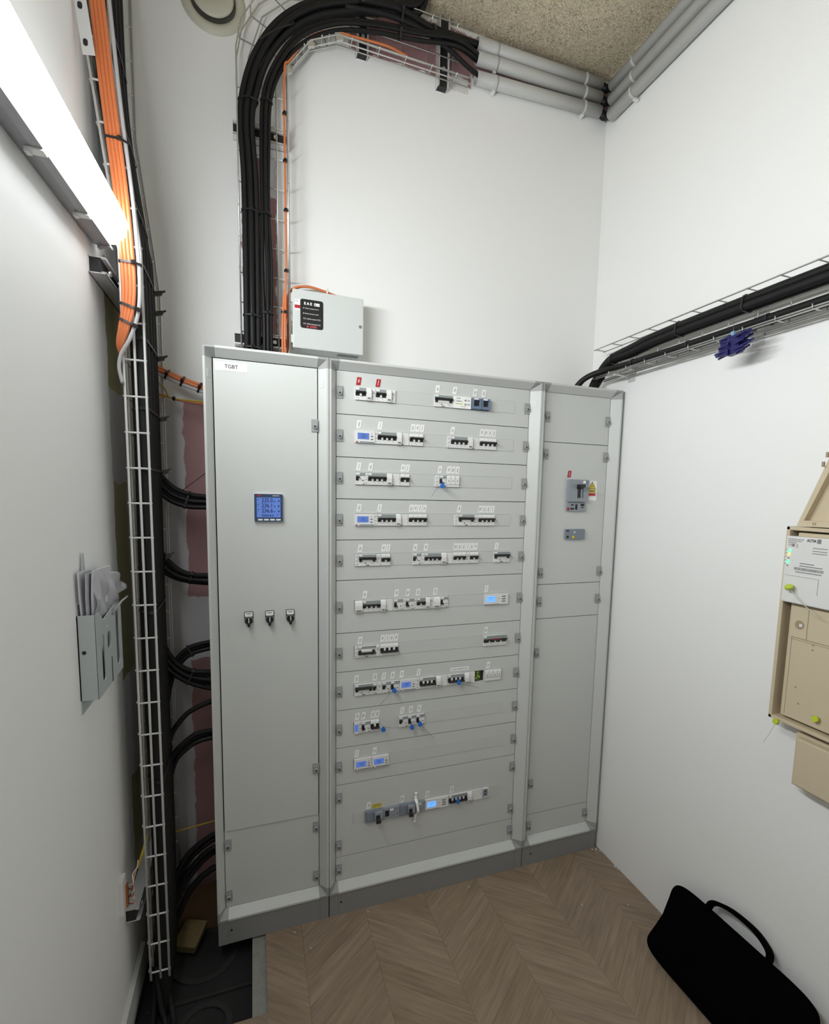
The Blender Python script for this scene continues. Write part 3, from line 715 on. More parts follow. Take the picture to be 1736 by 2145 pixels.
ROWD = {1: [(67, 106, 'mcb'), (106, 125, 'blk'), (125, 140.5, 'aux'), (141, 180, 'mcb'), (180, 199, 'blk'), (199, 215, 'aux'), (366, 441, 'bar'), (442, 517, 'logo'), (519, 558, 'fb'), (558.5, 596, 'fb')],
        2: [(68, 140, 'meter'), (140, 149, 'nar'), (149, 221, 'mcb'), (221, 240, 'blk'), (240, 270, 'cov'), (271, 326, 'rcb'), (422, 437, 'nar'), (437, 507, 'mcb'), (507, 527, 'blk'), (527, 557, 'cov'), (558, 632, 'rcb')],
        3: [(69, 105, '1p'), (105, 115, 'nar'), (115, 185, 'mcb'), (185, 205, 'blk'), (205, 237, 'cov'), (238, 274, 'rcb'), (376, 393, 'nar'), (393, 422, '1pd'), (423, 477, 'fuse')],
        4: [(68, 141, 'meter'), (141, 152.5, 'nar'), (153, 222, 'mcb'), (222, 241, 'blk'), (241, 272, 'cov'), (273, 347, 'rcb'), (460, 476, 'nar'), (476.5, 546, 'bar'), (546, 562, 'aux'), (563, 637, 'rcb')],
        5: [(69, 81, 'nar'), (81.5, 150, 'bar'), (150, 167, 'aux'), (168, 204, 'rcb'), (292, 326, '1p'), (326.5, 339, 'nar'), (339.5, 408, 'mcb'), (408, 429, 'blk'), (429, 459, 'cov'), (460, 514, 'rcb'), (514, 530.5, 'aux'), (531, 569, 'rcb'), (638, 712, 'bar')],
        6: [(70, 98, 'blk'), (98, 167, 'mcb'), (167, 187, 'blk'), (187, 218, 'cov'), (219, 256, '1pd'), (256, 266, 'nar'), (266, 302, '1pd'), (302, 311, 'nar'), (311, 347, 'mcb'), (347, 365, 'blk'), (365, 380, 'aux'), (380, 408, 'blk'), (408.5, 443, '1pd'), (602, 711, 'meter2')],
        7: [(70, 81, 'nar'), (81, 151, 'bard'), (151, 167, 'aux'), (168, 241, 'rcbd'), (605, 711, 'iso')],
        8: [(70, 140, 'bar'), (140, 158, '1p'), (158, 176.5, 'aux'), (177, 210.5, '1p'), (211, 247, '1pd'), (247.5, 315, 'meter'), (315, 329, 'nar'), (329, 398.5, 'mcbd'), (399, 419, 'blk'), (419, 449.5, 'cov'), (450, 522.5, 'mcbd'), (523, 544, 'blk'), (544, 572, 'cov'), (574, 613, 'hole'), (617, 692, 'fuse4')],
        9: [(70, 88, 'meters'), (88, 96.5, 'nar'), (97, 132.5, '1pd'), (133, 168, 'rcbd'), (247, 284, '1p'), (284, 317.5, '1pd'), (318, 355, '1pd')],
        10: [(70, 139, 'meter'), (140, 209, 'meter')],
        11: [(116, 187, 'big'), (187, 255, 'trip'), (256, 319, 'big'), (319, 364, 'trip'), (365.5, 467, 'meter2'), (469, 553, 'mcbd'), (553, 573, 'blk'), (573, 624, 'cov'), (625, 655, 'sock')]}
for i, devs in ROWD.items():
    z = ZM[i]; total = {}
    for a, b, k in devs: total[k] = total.get(k, 0) + 1
    seen = {}; prev = SL0 * 1000
    rowname = ('the top row' if i == 1 else 'the bottom row' if i == 11 else 'the ' + ORD[i] + ' row')
    for a, b, k in devs:
        seen[k] = seen.get(k, 0) + 1
        fn, cat, nm = DEV[k]
        pos = '' if total[k] == 1 else (', ' + (('left one' if seen[k] == 1 else 'right one') if total[k] == 2 else ORD[seen[k]] + ' such from left'))
        t = thing(nm, LOOK[k] + ' in ' + rowname + pos, cat, ((a + b) / 2000, 0.0, z - H), 'devices in the ' + rowname)
        fn(t, a / 1000, b / 1000, z)
        if a - prev > 4: MB().box(prev / 1000 + .0006, a / 1000 - .0006, -0.0012, 0.010, z - SH + .0005, z + SH - .0005).build('blanking_plate', panels[i], 'cab_frame')
        prev = b
    if SL1 * 1000 - prev > 3: MB().box(prev / 1000 + .0006, SL1 - .0005, -0.0012, 0.010, z - SH + .0005, z + SH - .0005).build('blanking_plate', panels[i], 'cab_frame')
# blue lock tags hanging from some toggles, with their wires
def seal(x, row, dz, wire, label):
    z = ZM[row] + dz; t = thing('lock_tag', label, 'tag', (x, -0.02, z), 'blue lock tags on the breakers')
    m = MB().cyl((x, -0.0305, z), (0, 1, 0), 0.0085, 0.007, 16).box(x - .004, x + .004, -0.0300, -0.0240, z, z + .012); m.build('disc', t, 'blue_seal')
    pts = [(x, -0.022, z + 0.006)] + [(x + a, -0.024 - 0.02 * q, z + b) for q, (a, b) in enumerate(wire)]
    MB().tube(smooth_path(pts, 5), 0.0006, 5).build('wire', t, 'dev_print')
seal(0.400, 3, -0.020, [(-0.02, -0.008), (-0.05, -0.04)], 'blue lock tag hanging in the third row from the top')
seal(0.222, 8, -0.010, [(-0.02, -0.016), (-0.065, -0.045)], 'blue lock tag left of the meter in the eighth row')
seal(0.492, 8, -0.008, [(0.03, -0.012), (0.08, -0.024)], 'blue lock tag in the eighth row near the green board')
seal(0.180, 9, -0.012, [(0.01, 0.006), (0.022, 0.014)], 'leftmost blue lock tag of the ninth row')
seal(0.296, 9, -0.020, [(0.02, -0.008), (0.05, -0.016)], 'middle blue lock tag of the ninth row')
seal(0.330, 9, -0.012, [(0.02, -0.02), (0.055, -0.060)], 'rightmost blue lock tag of the ninth row')
MB_ = MB().cyl((0.507, -0.021, ZM[11] - 0.006), (0, 1, 0), .008, .006, 14).box(.503, .511, -.020, -.016, ZM[11] - .006, ZM[11] + .008)
one('lock_tag', MB_, 'blue lock tag on the bottom row breaker beside the meter', 'tag', 'blue lock tags on the breakers', 'blue_seal')
# white tape strip over the bottom row
zb = ZM[11]; prof = [(-0.0012, zb + .062), (-0.008, zb + .060), (-0.004, zb + .052), (-.006, zb + .036), (-.020, zb + .026), (-.024, zb - .006), (-.018, zb - .020), (-.006, zb - .030), (-.0012, zb - .060), (-.003, zb - .068)]
m = MB().use('label_white'); xs = [.326, .325, .324, .324, .326, .330, .331, .325, .322, .322]; vs = []
for (y, z), x in zip(prof, xs):
    for dx, dy in ((-.0055, 0), (.0055, 0), (.0055, .0006), (-.0055, .0006)): vs.append((x + dx, y - .0008 + dy, z))
n = len(prof); fs = [(4 * i + k, 4 * i + (k + 1) % 4, 4 * i + 4 + (k + 1) % 4, 4 * i + 4 + k) for i in range(n - 1) for k in range(4)] + [(0, 1, 2, 3), (4 * n - 1, 4 * n - 2, 4 * n - 3, 4 * n - 4)]
one('tape_strip', m.add(vs, fs), 'white tape strip stuck across the bottom row of breakers', 'tape')

# --- right cabinet
RX0, RX1, RIX0, RIX1 = 0.8215, 1.2150, 0.8525, 1.1760
cabR = cabinet_shell('narrow grey cabinet by the right wall with one blue breaker and a yellow warning label', RX0, RX1, RIX0, RIX1)
rz = [1.95, 1.75, 1.15, 1.00, 0.10, 0.0]; rp = []
for i in range(5):
    a, b = ZP + rz[i + 1], ZP + rz[i]
    rp.append(panel(cabR, RIX0, RIX1, a, b, (0.9745, 1.0765, 1.628, 1.722) if False else None))
for pi, sx, z in ((0, 0, 1.973), (0, 1, 1.973), (1, 0, 1.822), (1, 1, 1.822), (1, 0, 1.323), (1, 1, 1.323), (2, 0, 1.198), (2, 1, 1.198), (3, 0, 0.972), (3, 0, 0.371), (4, 0, 0.169), (4, 1, 0.171)):
    latch(rp[pi], RIX0 + 0.011 if sx == 0 else RIX1 - 0.0115, z)
marker(rp[1], 0.985, 1.744, 'r')
m = MB().use('label_white').box(1.0815, 1.129, -.0011, -.0005, 1.634, 1.7185).use('ink').prism([(1.0845, 1.6825), (1.1235, 1.6825), (1.104, 1.7165)], 'y', -.0013, -.0011).use('label_yellow').prism([(1.0885, 1.6848), (1.1195, 1.6848), (1.104, 1.712)], 'y', -.0015, -.0013)
m.use('ink').prism([(1.1055, 1.703), (1.1015, 1.694), (1.1045, 1.695), (1.1025, 1.688), (1.1068, 1.697), (1.1038, 1.696)], 'y', -.0017, -.0015)
m.use('label_yellow').box(1.0845, 1.1235, -.0013, -.0011, 1.6685, 1.6805).use('ink').box(1.089, 1.119, -.0015, -.0013, 1.6755, 1.6775).box(1.089, 1.119, -.0015, -.0013, 1.671, 1.673).use('red_ink').box(1.0845, 1.1235, -.0013, -.0011, 1.6535, 1.6665).use('ink').box(1.094, 1.114, -.0015, -.0013, 1.659, 1.661)
tag(m.build('warning_label', rp[1]), 'white label with a yellow triangle')
t = thing('moulded_case_breaker', 'large blue-grey breaker with black lever in the right cabinet', 'breaker', (1.0255, 0, 1.588))
MB().use('mccb_light').prism(rrect(.9745, 1.0765, 1.6285, 1.7215, .004), 'y', -.016, 0).build('cover', t)
m = MB().use('mccb').box(.985, 1.012, -.0164, -.016, 1.700, 1.701).box(.986, 1.008, -.0164, -.016, 1.690, 1.692).box(1.045, 1.0755, -.0168, -.016, 1.703, 1.7195).use('label_white').box(1.045, 1.058, -.0172, -.016, 1.706, 1.7175)
m.use('meter_blue').box(1.0445, 1.049, -.0164, -.016, 1.645, 1.690); m.build('front_print', t)
m = MB().use('black_plastic').box(1.020, 1.036, -.0166, -.016, 1.644, 1.700).prism([(-.016, 1.682), (-.040, 1.690), (-.044, 1.698), (-.036, 1.702), (-.016, 1.700)], 'x', 1.015, 1.040); m.build('lever', t)
m = MB().use('mccb_light').box(.9755, 1.070, -.010, 0, 1.588, 1.6235).use('mccb').box(.9755, 1.070, -.0105, -.0095, 1.6205, 1.6235).use('dark')
for a, b, c, d in ((.994, 1.008, 1.611, 1.617), (.993, 1.010, 1.594, 1.602), (1.016, 1.027, 1.594, 1.617), (1.043, 1.062, 1.610, 1.619), (1.047, 1.058, 1.601, 1.606)): m.box(a, b, -.0105, -.010, c, d)
m.build('trip_unit', t); MB().cyl((.980, -.010, 1.597), (0, -1, 0), .006, .003, 14).build('red_button', t, 'red')
t = thing('residual_current_relay', 'small blue-grey relay with yellow button below the large breaker', 'relay', (1.025, 0, 1.466))
MB().use('mccb').prism(rrect(.9755, 1.0725, 1.466, 1.510, .003), 'y', -.010, 0).build('cover', t)
MB().cyl((1.013, -.010, 1.476), (0, -1, 0), .0062, .003, 14).build('yellow_button', t, 'label_yellow')
m = MB().use('black_plastic').cyl((.985, -.010, 1.477), (0, -1, 0), .0055, .002, 12).box(.978, .992, -.0104, -.010, 1.500, 1.506).use('pvc_white').cyl((1.019, -.010, 1.497), (0, -1, 0), .004, .002, 10); m.build('black_button', t)

# --- door fittings on the left cabinet
t = thing('power_meter', 'square blue power meter showing 235.0, 236.1 and 236.6 volts', 'meter', (-0.2305, 0, 1.540))
YD = -0.004
MB().use('label_white').prism(rrect(-.2780, -.1830, 1.5385, 1.6365, .004), 'y', YD - .006, YD).build('rim', t)
MB().use('meter_blue').prism(rrect(-.2772, -.1842, 1.5405, 1.6350, .003), 'y', YD - .012, YD - .006).build('bezel', t)
MB().box(-.2690, -.1920, YD - .0126, YD - .012, 1.5550, 1.6225).build('screen', t, 'lcd')
m = MB().use('lcd_ink')
for q, s_ in enumerate(('235.0', '236.1', '236.6')):
    zz = 1.6125 - q * .0175; put_text(m, s_, .0195, (-.2535, YD - .0127, zz), bold=.0003, sx=0.85); put_text(m, 'V', .008, (-.2135, YD - .0127, zz - .003), bold=.0004); put_text(m, 'V', .010, (-.2005, YD - .0127, zz - .002), bold=.0006); m.box(-.2655, -.2635, YD - .0129, YD - .0126, zz + .001, zz + .006)
put_text(m, '00002416', .0125, (-.2535, YD - .0127, 1.5610), bold=.0002, sx=0.8); m.box(-.206, -.199, YD - .0129, YD - .0126, 1.563, 1.5645)
m.build('digits', t)
m = MB().use('label_white')
for q in range(4): m.box(-.2655 + q * .0195, -.2505 + q * .0195, YD - .0132, YD - .012, 1.5445, 1.5495)
m.build('buttons', t)
m = MB().use('red').box(-.266, -.255, YD - .0124, YD - .012, 1.6270, 1.6320).use('label_white').box(-.218, -.196, YD - .0124, YD - .012, 1.6285, 1.6300); m.build('brand_strip', t)
for q, x in enumerate((-0.301, -0.232, -0.162)):
    t = thing('rotary_switch', ('left', 'middle', 'right')[q] + ' black rotary switch of the three on the TGBT door', 'switch', (x, 0, 1.182), 'rotary switches on the door')
    m = MB().use('black_plastic').prism(rrect(x - .0145, x + .0145, 1.190, 1.2265, .002), 'y', YD - .004, YD).use('label_white').box(x - .0125, x + .0125, YD - .0046, YD - .004, 1.2095, 1.225).use('ink_soft').box(x - .009, x + .009, YD - .0048, YD - .0045, 1.2195, 1.2215).box(x - .006, x + .006, YD - .0048, YD - .0045, 1.2165, 1.2180); m.build('plate', t)
    m = MB().use('latch').cyl((x, YD - .003, 1.196), (0, -1, 0), .0145, .004, 20, .0140).use('black_plastic').cyl((x, YD - .007, 1.196), (0, -1, 0), .0128, .010, 20, .0118).box(x - .0045, x + .0045, YD - .026, YD - .016, 1.183, 1.209).box(x - .004, x + .004, YD - .020, YD - .006, 1.176, 1.186); m.build('knob', t)
    MB().box(x - .0012, x + .0012, YD - .0266, YD - .026, 1.192, 1.2085).build('pointer', t, 'label_white')
# ================================================================== ALARM BOX
AX0, AX1, AZ0, AZ1, AY = -0.1365, 0.1205, 2.163, 2.366, 0.116
t = thing('alarm_power_supply', 'pale grey wall box with a black panel reading EAE above the cabinets', 'electrical box', (0, .16, AZ0))
MB().box(AX0 + .003, AX1 - .003, AY + .014, YB - .001, AZ0 + .002, AZ1 - .002).build('case', t, 'box_grey', 0.001)
MB().box(AX0, AX1, AY, AY + .013, AZ0, AZ1).build('lid', t, 'box_grey', 0.003)
m = MB()
for q in range(16):
    for k in range(3): m.box(.03 + q * .005, .033 + q * .005, .145 + k * .012, .153 + k * .012, AZ0 + .0014, AZ0 + .0022)
m.build('vent_slots', t, 'dark')
lp = MB().use('black_plastic').prism(rrect(-.1095, -.0285, 2.2345, 2.3345, .008), 'y', AY - .0012, AY); lp = lp.build('front_panel', t)
m = MB().use('label_white'); yt = AY - .0015
put_text(m, 'E A E', .0125, (-.0965, yt, 2.3195), bold=.0004); m.prism(rrect(-.0610, -.0415, 2.3145, 2.3245, .001), 'y', yt - .0001, yt)
for zz, s_ in ((2.3035, 'Présence tension voie A'), (2.2855, 'Présence tension voie B')):
    put_text(m, s_, .0058, (-.0940, yt, zz), sx=0.86); m.cyl((-.0985, yt, zz), (0, -1, 0), .0016, .0003, 8)
for zz, s_ in ((2.2675, 'Défaut secteur'), (2.2500, 'Défaut batterie')): put_text(m, s_, .0058, (-.0685, yt, zz), align='CENTER')
m.use('ink'); m.box(-.0590, -.0560, yt - .0004, yt, 2.316, 2.323).box(-.0550, -.0520, yt - .0004, yt, 2.316, 2.318).box(-.050, -.0435, yt - .0004, yt, 2.3185, 2.320)
m.use('dev_print')
for zz in (2.2675, 2.2500): m.box(-.100, -.089, yt - .0002, yt, zz - .003, zz + .003).box(-.050, -.038, yt - .0002, yt, zz - .003, zz + .003)
m.use('red_ink'); put_text(m, 'AVISS', .0098, (-.0760, yt, 2.2408), bold=.0004); m.box(-.0875, -.0810, yt - .0002, yt, 2.2380, 2.2440)
m.build('panel_print', lp)
m = MB().use('label_white').box(-.1290, -.1100, AY - .0006, AY, 2.294, 2.331).use('ink'); put_text(m, 'CE', .009, (-.1275, AY - .0008, 2.325)); m.use('red').box(-.1290, -.1100, AY - .0009, AY - .0003, 2.3, 2.3115); m.build('approval_label', t)
MB().use('galv').cyl((.1075, AY, 2.264), (0, -1, 0), .0058, .003, 14).use('dark').cyl((.1075, AY - .003, 2.264), (0, -1, 0), .0022, .0004, 6).build('lock', t)
for zz in (2.195, 2.335): MB().box(AX0 - .006, AX0, AY + .004, AY + .014, zz - .014, zz + .014).build('hinge', t, 'galv_white')
t = thing('cable_loop', 'orange cable loop lying on top of the grey wall box', 'cable', (0, .15, AZ1))
for q in range(3): MB().tube(smooth_path([(-.150, .16, 2.10), (-.152, .15, 2.25), (-.150, .145, 2.345), (-.125, .140 + .01 * q, 2.377 + .002 * q), (-.08, .142 + .012 * q, 2.388 + .005 * q), (-.02, .15 + .01 * q, 2.384 + .004 * q), (.03, .16, 2.376), (.07, .175, 2.370)]), .0042, 8).build('cable', t, 'cable_orange')
MB().cyl((-.012, .152, 2.3835), (1, 0, -.1), .011, .006, 12).build('cable_tie', t, 'pvc_white')

# ================================================================== WIRE TRAYS
def wire_tray(label, longs, rungs, rw=0.0024, rr=0.0021, m_long='galv', m_rung='galv', loc=(0, 0, 0)):
    t = thing('wire_cable_tray', label, 'cable tray', loc)
    for p in longs:
        mm = m_long
        if isinstance(p, tuple) and isinstance(p[0], str): mm, p = p
        MB().tube(p, rw, 6).build('long_wire', t, mm)
    for p in rungs: MB().tube(p, rr, 6).build('cross_wire', t, m_rung)
    return t
def strut(label, c0, c1, face, wdt=0.041, dep=0.038, inner='dark'):
    """slotted C-channel rail from c0 to c1 on a wall; face = direction of the open side"""
    c0, c1, f = Vector(c0), Vector(c1), Vector(face); d = (c1 - c0).normalized(); s = d.cross(f)
    t = thing('mounting_rail', label, 'rail', c0); L_ = (c1 - c0).length; mid = (c0 + c1) / 2; th = .0022
    m = MB(); hw = wdt / 2
    m.obox(mid + f * th / 2, d * L_ / 2, f * th / 2, s * hw)
    for k in (-1, 1):
        m.obox(mid + f * dep / 2 + s * k * (hw - th / 2), d * L_ / 2, f * dep / 2, s * th / 2)
        m.obox(mid + f * (dep - th / 2) + s * k * (hw - .0025), d * L_ / 2, f * th / 2, s * .0025)
        m.obox(mid + f * (dep - .006) + s * k * (hw - .0045), d * L_ / 2, f * .005, s * th / 3)
    m.build('channel', t, 'strut_edge')
    MB().obox(mid + f * (th + .013), d * (L_ / 2 - .001), f * .013, s * (hw - .003)).build('dark_fill', t, inner)  # solid dark block filling most of the channel's inside
    n = max(1, int(L_ / 0.09)); 
    for k in range(n): MB().cyl(c0 + d * (L_ * (k + .5) / n) + f * (dep - .012), f, .007, .012, 10).build('bolt', t, 'galv')
    return t
# --- centre riser and its bend to the right
CF, CB = 0.122, 0.168
tx0, tx1 = -0.310, -0.147
inner = [(tx1, 2.105), (tx1, 3.085), (-0.070, 3.190), (0.028, 3.238), (0.540, 3.238)]
outer = [(tx0, 2.105), (tx0, 3.10), (-0.292, 3.19), (-0.235, 3.285), (-0.150, 3.36), (-0.05, 3.40), (0.10, 3.405), (0.54, 3.405)]
mid1 = [(-0.182, 2.105), (-0.182, 3.10), (-0.11, 3.215), (0.02, 3.272), (0.54, 3.272)]
mid2 = [(-0.228, 2.105), (-0.228, 3.11), (-0.16, 3.255), (0.0, 3.318), (0.54, 3.318)]
mid3 = [(-0.272, 2.105), (-0.272, 3.11), (-0.225, 3.25), (-0.13, 3.335), (0.0, 3.362), (0.54, 3.362)]
at = lambda P, y: [(a, y, b) for a, b in P]
longs = [at(outer, CF), at(outer, CB), at(mid1, CB), at(mid2, CB), at(mid3, CB), at(inner, CF), at(inner, CB), ('galv_white', at([(a + .004, b - .004) for a, b in inner], CB - .024))]
rungs = []
for k in range(10):
    z = 2.112 + 0.1 * k
    rungs.append([(tx0 - .001, CF - .004, z), (tx0 - .001, CB, z), (tx0 + .006, CB + .003, z), (tx1 - .006, CB + .003, z), (tx1 + .001, CB, z), (tx1 + .001, CF - .004, z)])
for k in range(5):
    x = 0.075 + 0.1 * k
    rungs.append([(x, CF - .004, 3.405), (x, CB, 3.405), (x, CB + .003, 3.399), (x, CB + .003, 3.244), (x, CB, 3.238), (x, CF - .004, 3.238)])
for (a, b), (c, d) in (((-0.30, 3.165), (-0.115, 3.13)), ((-0.262, 3.245), (-0.09, 3.17)), ((-.19, 3.325), (-.03, 3.215)), ((-.085, 3.39), (-.005, 3.225))):
    rungs.append([(a, CF - .004, b), (a, CB, b), (a, CB + .003, b), (c, CB + .003, d), (c, CB, d), (c, CF - .004, d)])
ctray = wire_tray('galvanised wire cable tray climbing the back wall and bending right', longs, rungs, loc=(-.23, .15, 2.105))
for a, b, an in ((tx1, 3.085, .5), (-.070, 3.190, .9), (.028, 3.238, 1.3)):
    MB().obox((a, CF + .006, b - .006), (.011, 0, .004), (0, .006, 0), (-.004, 0, .011)).build('splice_clamp', ctray, 'galv')
strut('slotted rail behind the riser cables, halfway up the back wall', (-.326, YB, 2.885), (-.138, YB, 2.885), (0, -1, 0))
strut('slotted rail behind the riser cables, just above the left cabinet', (-.334, YB, 2.188), (-.150, YB, 2.188), (0, -1, 0))
strut('short upright rail under the ceiling where the riser tray turns right', (.124, YB, 3.247), (.124, YB, 3.46), (0, -1, 0))
strut('upright rail under the ceiling beside the grey conduits', (.440, YB, 3.222), (.440, YB, 3.46), (0, -1, 0), .044)

# --- left tray on the left wall
FY, BY, LXF, LXB = -0.195, 0.145, -0.556, -0.610
def lean(z): return -0.052 * min(1.0, max(0.0, (z - 2.30) / 0.45))
zs = [0.10, 1.0, 2.0, 2.28, 2.42, 2.75, 3.47]
longs = []
for x, y, mm in ((LXF, FY, 'galv_white'), (-0.581, FY, 'galv_white'), (-0.608, FY, 'galv_white'), (LXB, FY + .05, 'galv_dull'), (LXB, FY + .13, 'galv_dull'), (LXB, -.0, 'galv_dull'), (LXB, .09, 'galv_dull'), (LXF - .006, BY, 'galv_white'), (LXF - .012, BY + .002, 'galv_white'), (LXB, BY, 'galv_white')):
    longs.append((mm, [(x + lean(z), y, z) for z in zs]))
rungs = []
for k in range(34):
    z = 0.125 + 0.0985 * k; q = lean(z)
    rungs.append([(LXF + .004 + q, FY, z), (LXB + .003 + q, FY, z), (LXB - .003 + q, FY + .006, z + .001), (LXB - .003 + q, BY - .006, z + .001), (LXB + .003 + q, BY, z), (LXF - .003 + q, BY, z)])
ltray = wire_tray('tall galvanised wire cable tray up the left wall', longs, rungs, 0.0036, 0.0029, 'galv', 'galv_white', (-.6, -.03, .10))
strut('slotted rail holding the left tray just under the lamp', (XL, -.245, 2.215), (XL, .19, 2.215), (1, 0, 0), .041, .040)
strut('slotted rail holding the left tray near the floor', (XL, -.205, .345), (XL, .19, .345), (1, 0, 0), .041, .040)
m = MB().use('strut_edge').prism([(-.650, 2.685), (-.624, 2.690), (-.640, 2.83), (-.666, 2.83)], 'y', -.274, -.271).use('dark')
for z in (2.712, 2.790): m.prism(rrect(-.648 - (z - 2.712) * .1, -.638 - (z - 2.712) * .1, z - .008, z + .008, .0048), 'y', -.2744, -.2739)
one('slotted_plate', m, 'perforated flat metal plate beside the orange cables above the lamp', 'bracket')

# --- right tray along the right wall
RF, RB = 1.135, 1.188
zt, zb2 = 2.286, 2.165
longs = [[(RF, .078, zt), (RF, -2.2, zt)], [(RB, .085, zt), (RB, -2.2, zt)], [(RB, .085, zb2 + .06), (RB, -2.2, zb2 + .06)], [(RF, .06, zb2 + .003), (RF, -2.2, zb2 + .003)], [(RF, .06, zb2 - .004), (RF, -2.2, zb2 - .004)], [(RB, .07, zb2), (RB, -2.2, zb2)], [(RB, .07, zb2 - .007), (RB, -2.2, zb2 - .007)]]
rungs = []
for k in range(22):
    y = .07 - .1015 * k
    rungs.append([(RF - .002, y, zt + .001), (RB, y, zt + .001), (RB + .003, y, zt - .006), (RB + .003, y, zb2 + .006), (RB, y, zb2 - .002), (RF - .003, y, zb2 - .002), (RF - .004, y, zb2 + .010)])
wire_tray('wire cable tray along the right wall holding thick black cables', longs, rungs, loc=(1.18, .07, 2.16))
for k, y in enumerate((-.06, -.62, -1.2)):
    m = MB().use('strut_edge').box(RB + .004, XR, y - .02, y + .02, zb2 - .002, zb2 + .012).box(XR - .004, XR, y - .02, y + .02, zb2 - .03, zt + .01).box(RF, RB + .004, y - .004, y + .004, zb2 - .012, zb2 - .006)
    one('tray_bracket', m, ('metal wall bracket under the right tray near the cabinet', 'metal wall bracket under the right tray by the blue tags', 'metal wall bracket at the near end of the right tray')[k], 'bracket', 'brackets of the right tray')

# ================================================================== CABLES
def bundle(name, label, cat, paths, ties=(), k=7, group=None):
    """paths: (points, radius, material)"""
    P0 = paths[0][0][0]; t = thing(name, label, cat, P0, group)
    for pts, r_, mm in paths: MB().tube(smooth_path(pts, k), r_, 10).build('cable', t, mm)
    dense = [(smooth_path(pts, k), r_) for pts, r_, mm in paths]
    for c, d, r_ in ties:
        d = Vector(d).normalized(); c = Vector(c); hx = d.orthogonal().normalized(); hy = d.cross(hx); cl = []
        for sp, rr in dense:                                   # ring drawn tight round the cables it straps
            p = min(sp, key=lambda q: abs((q - c).dot(d)) + 0.15 * (q - c).length)
            if abs((p - c).dot(d)) > .05: continue
            for i in range(12):
                g_ = 2 * math.pi * i / 12; v = p - c + (hx * math.cos(g_) + hy * math.sin(g_)) * (rr + .0014); cl.append((v.dot(hx), v.dot(hy)))
        if len(cl) < 6: continue
        cl = sorted(set(cl)); lo = []; up = []
        def cr(o, a, b): return (a[0] - o[0]) * (b[1] - o[1]) - (a[1] - o[1]) * (b[0] - o[0])
        for q in cl:
            while len(lo) > 1 and cr(lo[-2], lo[-1], q) <= 0: lo.pop()
            lo.append(q)
        for q in reversed(cl):
            while len(up) > 1 and cr(up[-2], up[-1], q) <= 0: up.pop()
            up.append(q)
        hull = lo[:-1] + up[:-1]; m_ = MB(); vs = []
        for q in hull:
            for e0, e1 in ((-.0030, 0), (.0030, 0), (.0030, 1), (-.0030, 1)):
                L_ = math.hypot(*q) or 1; vs.append(c + hx * q[0] * (1 + e1 * .0016 / L_) + hy * q[1] * (1 + e1 * .0016 / L_) + d * e0)
        n = len(hull); m_.add(vs, [(4 * i + e, 4 * i + (e + 1) % 4, 4 * ((i + 1) % n) + (e + 1) % 4, 4 * ((i + 1) % n) + e) for i in range(n) for e in range(4)], False)
        hq = min(hull, key=lambda q: (c + hx * q[0] + hy * q[1]).y - .4 * (c + hx * q[0] + hy * q[1]).x); hp_ = c + hx * hq[0] + hy * hq[1]
        m_.obox(hp_ + Vector((0, -.002, 0)), hx * .0042, hy * .0042, d * .0045)
        m_.build('cable_tie', t, 'black_plastic')
    return t
def off(pts, dx=0, dy=0, dz=0): return [(a + dx, b + dy, c + dz) for a, b, c in pts]
# thick group of the centre riser: up, round the bend and into the ceiling
arc = [(-.288, 2.883), (-.274, 2.989), (-.236, 3.102), (-.166, 3.212), (-.070, 3.295), (.045, 3.350), (.17, 3.392), (.27, 3.410), (.320, 3.440), (.345, 3.52)]
def riser(x, y, z0, bend): return [(x * 1.0 + (-.006 if False else 0), y + .02, z0), (x, y, z0 + .12), (x + .001, y, 2.45), (x, y, 2.7)] + bend
P1 = []
for i, (dx, dy, q) in enumerate(((-.004, .128, .018), (.015, .120, .000), (.034, .130, -.018), (.006, .150, .006), (.024, .150, -.012))):
    b = []
    for j, (a, z) in enumerate(arc):
        nx, nz = (-1, 0) if j == 0 else (-.97, .22) if j == 1 else (-.85, .5) if j == 2 else (-.68, .73) if j == 3 else (-.5, .86) if j == 4 else (-.3, .95) if j == 5 else (-.1, 1) if j < 7 else (-.5, .8)
        sp = (q - 0.006) * (1.15 if j else 1)
        b.append((a + dx * 0 - nx * (-sp) - 0.0, dy, z + nz * sp))
    P1.append((riser(-.292 + dx + .004, dy, 2.09, b[0:]), .0096 if i != 1 else .0102, 'cable_black' if i % 2 else 'cable_dull'))
bundle('cable_bundle', 'thick black cables of the riser, left group, rising into the ceiling', 'cables', P1,
       [((-.274, .135, 2.255), (0, 0, 1), (.034, .026)), ((-.275, .135, 2.60), (0, 0, 1), (.034, .026)), ((-.276, .132, 2.95), (-.15, 0, 1), (.034, .026)), ((-.215, .132, 3.155), (-.6, 0, .8), (.034, .026)), ((-.270, .14, 2.15), (0, 0, 1), (.034, .026))])
arc2 = [(-.222, 2.83), (-.213, 2.976), (-.173, 3.085), (-.101, 3.188), (.012, 3.262), (.147, 3.300), (.325, 3.325), (.470, 3.350), (.60, 3.364)]
P2 = []
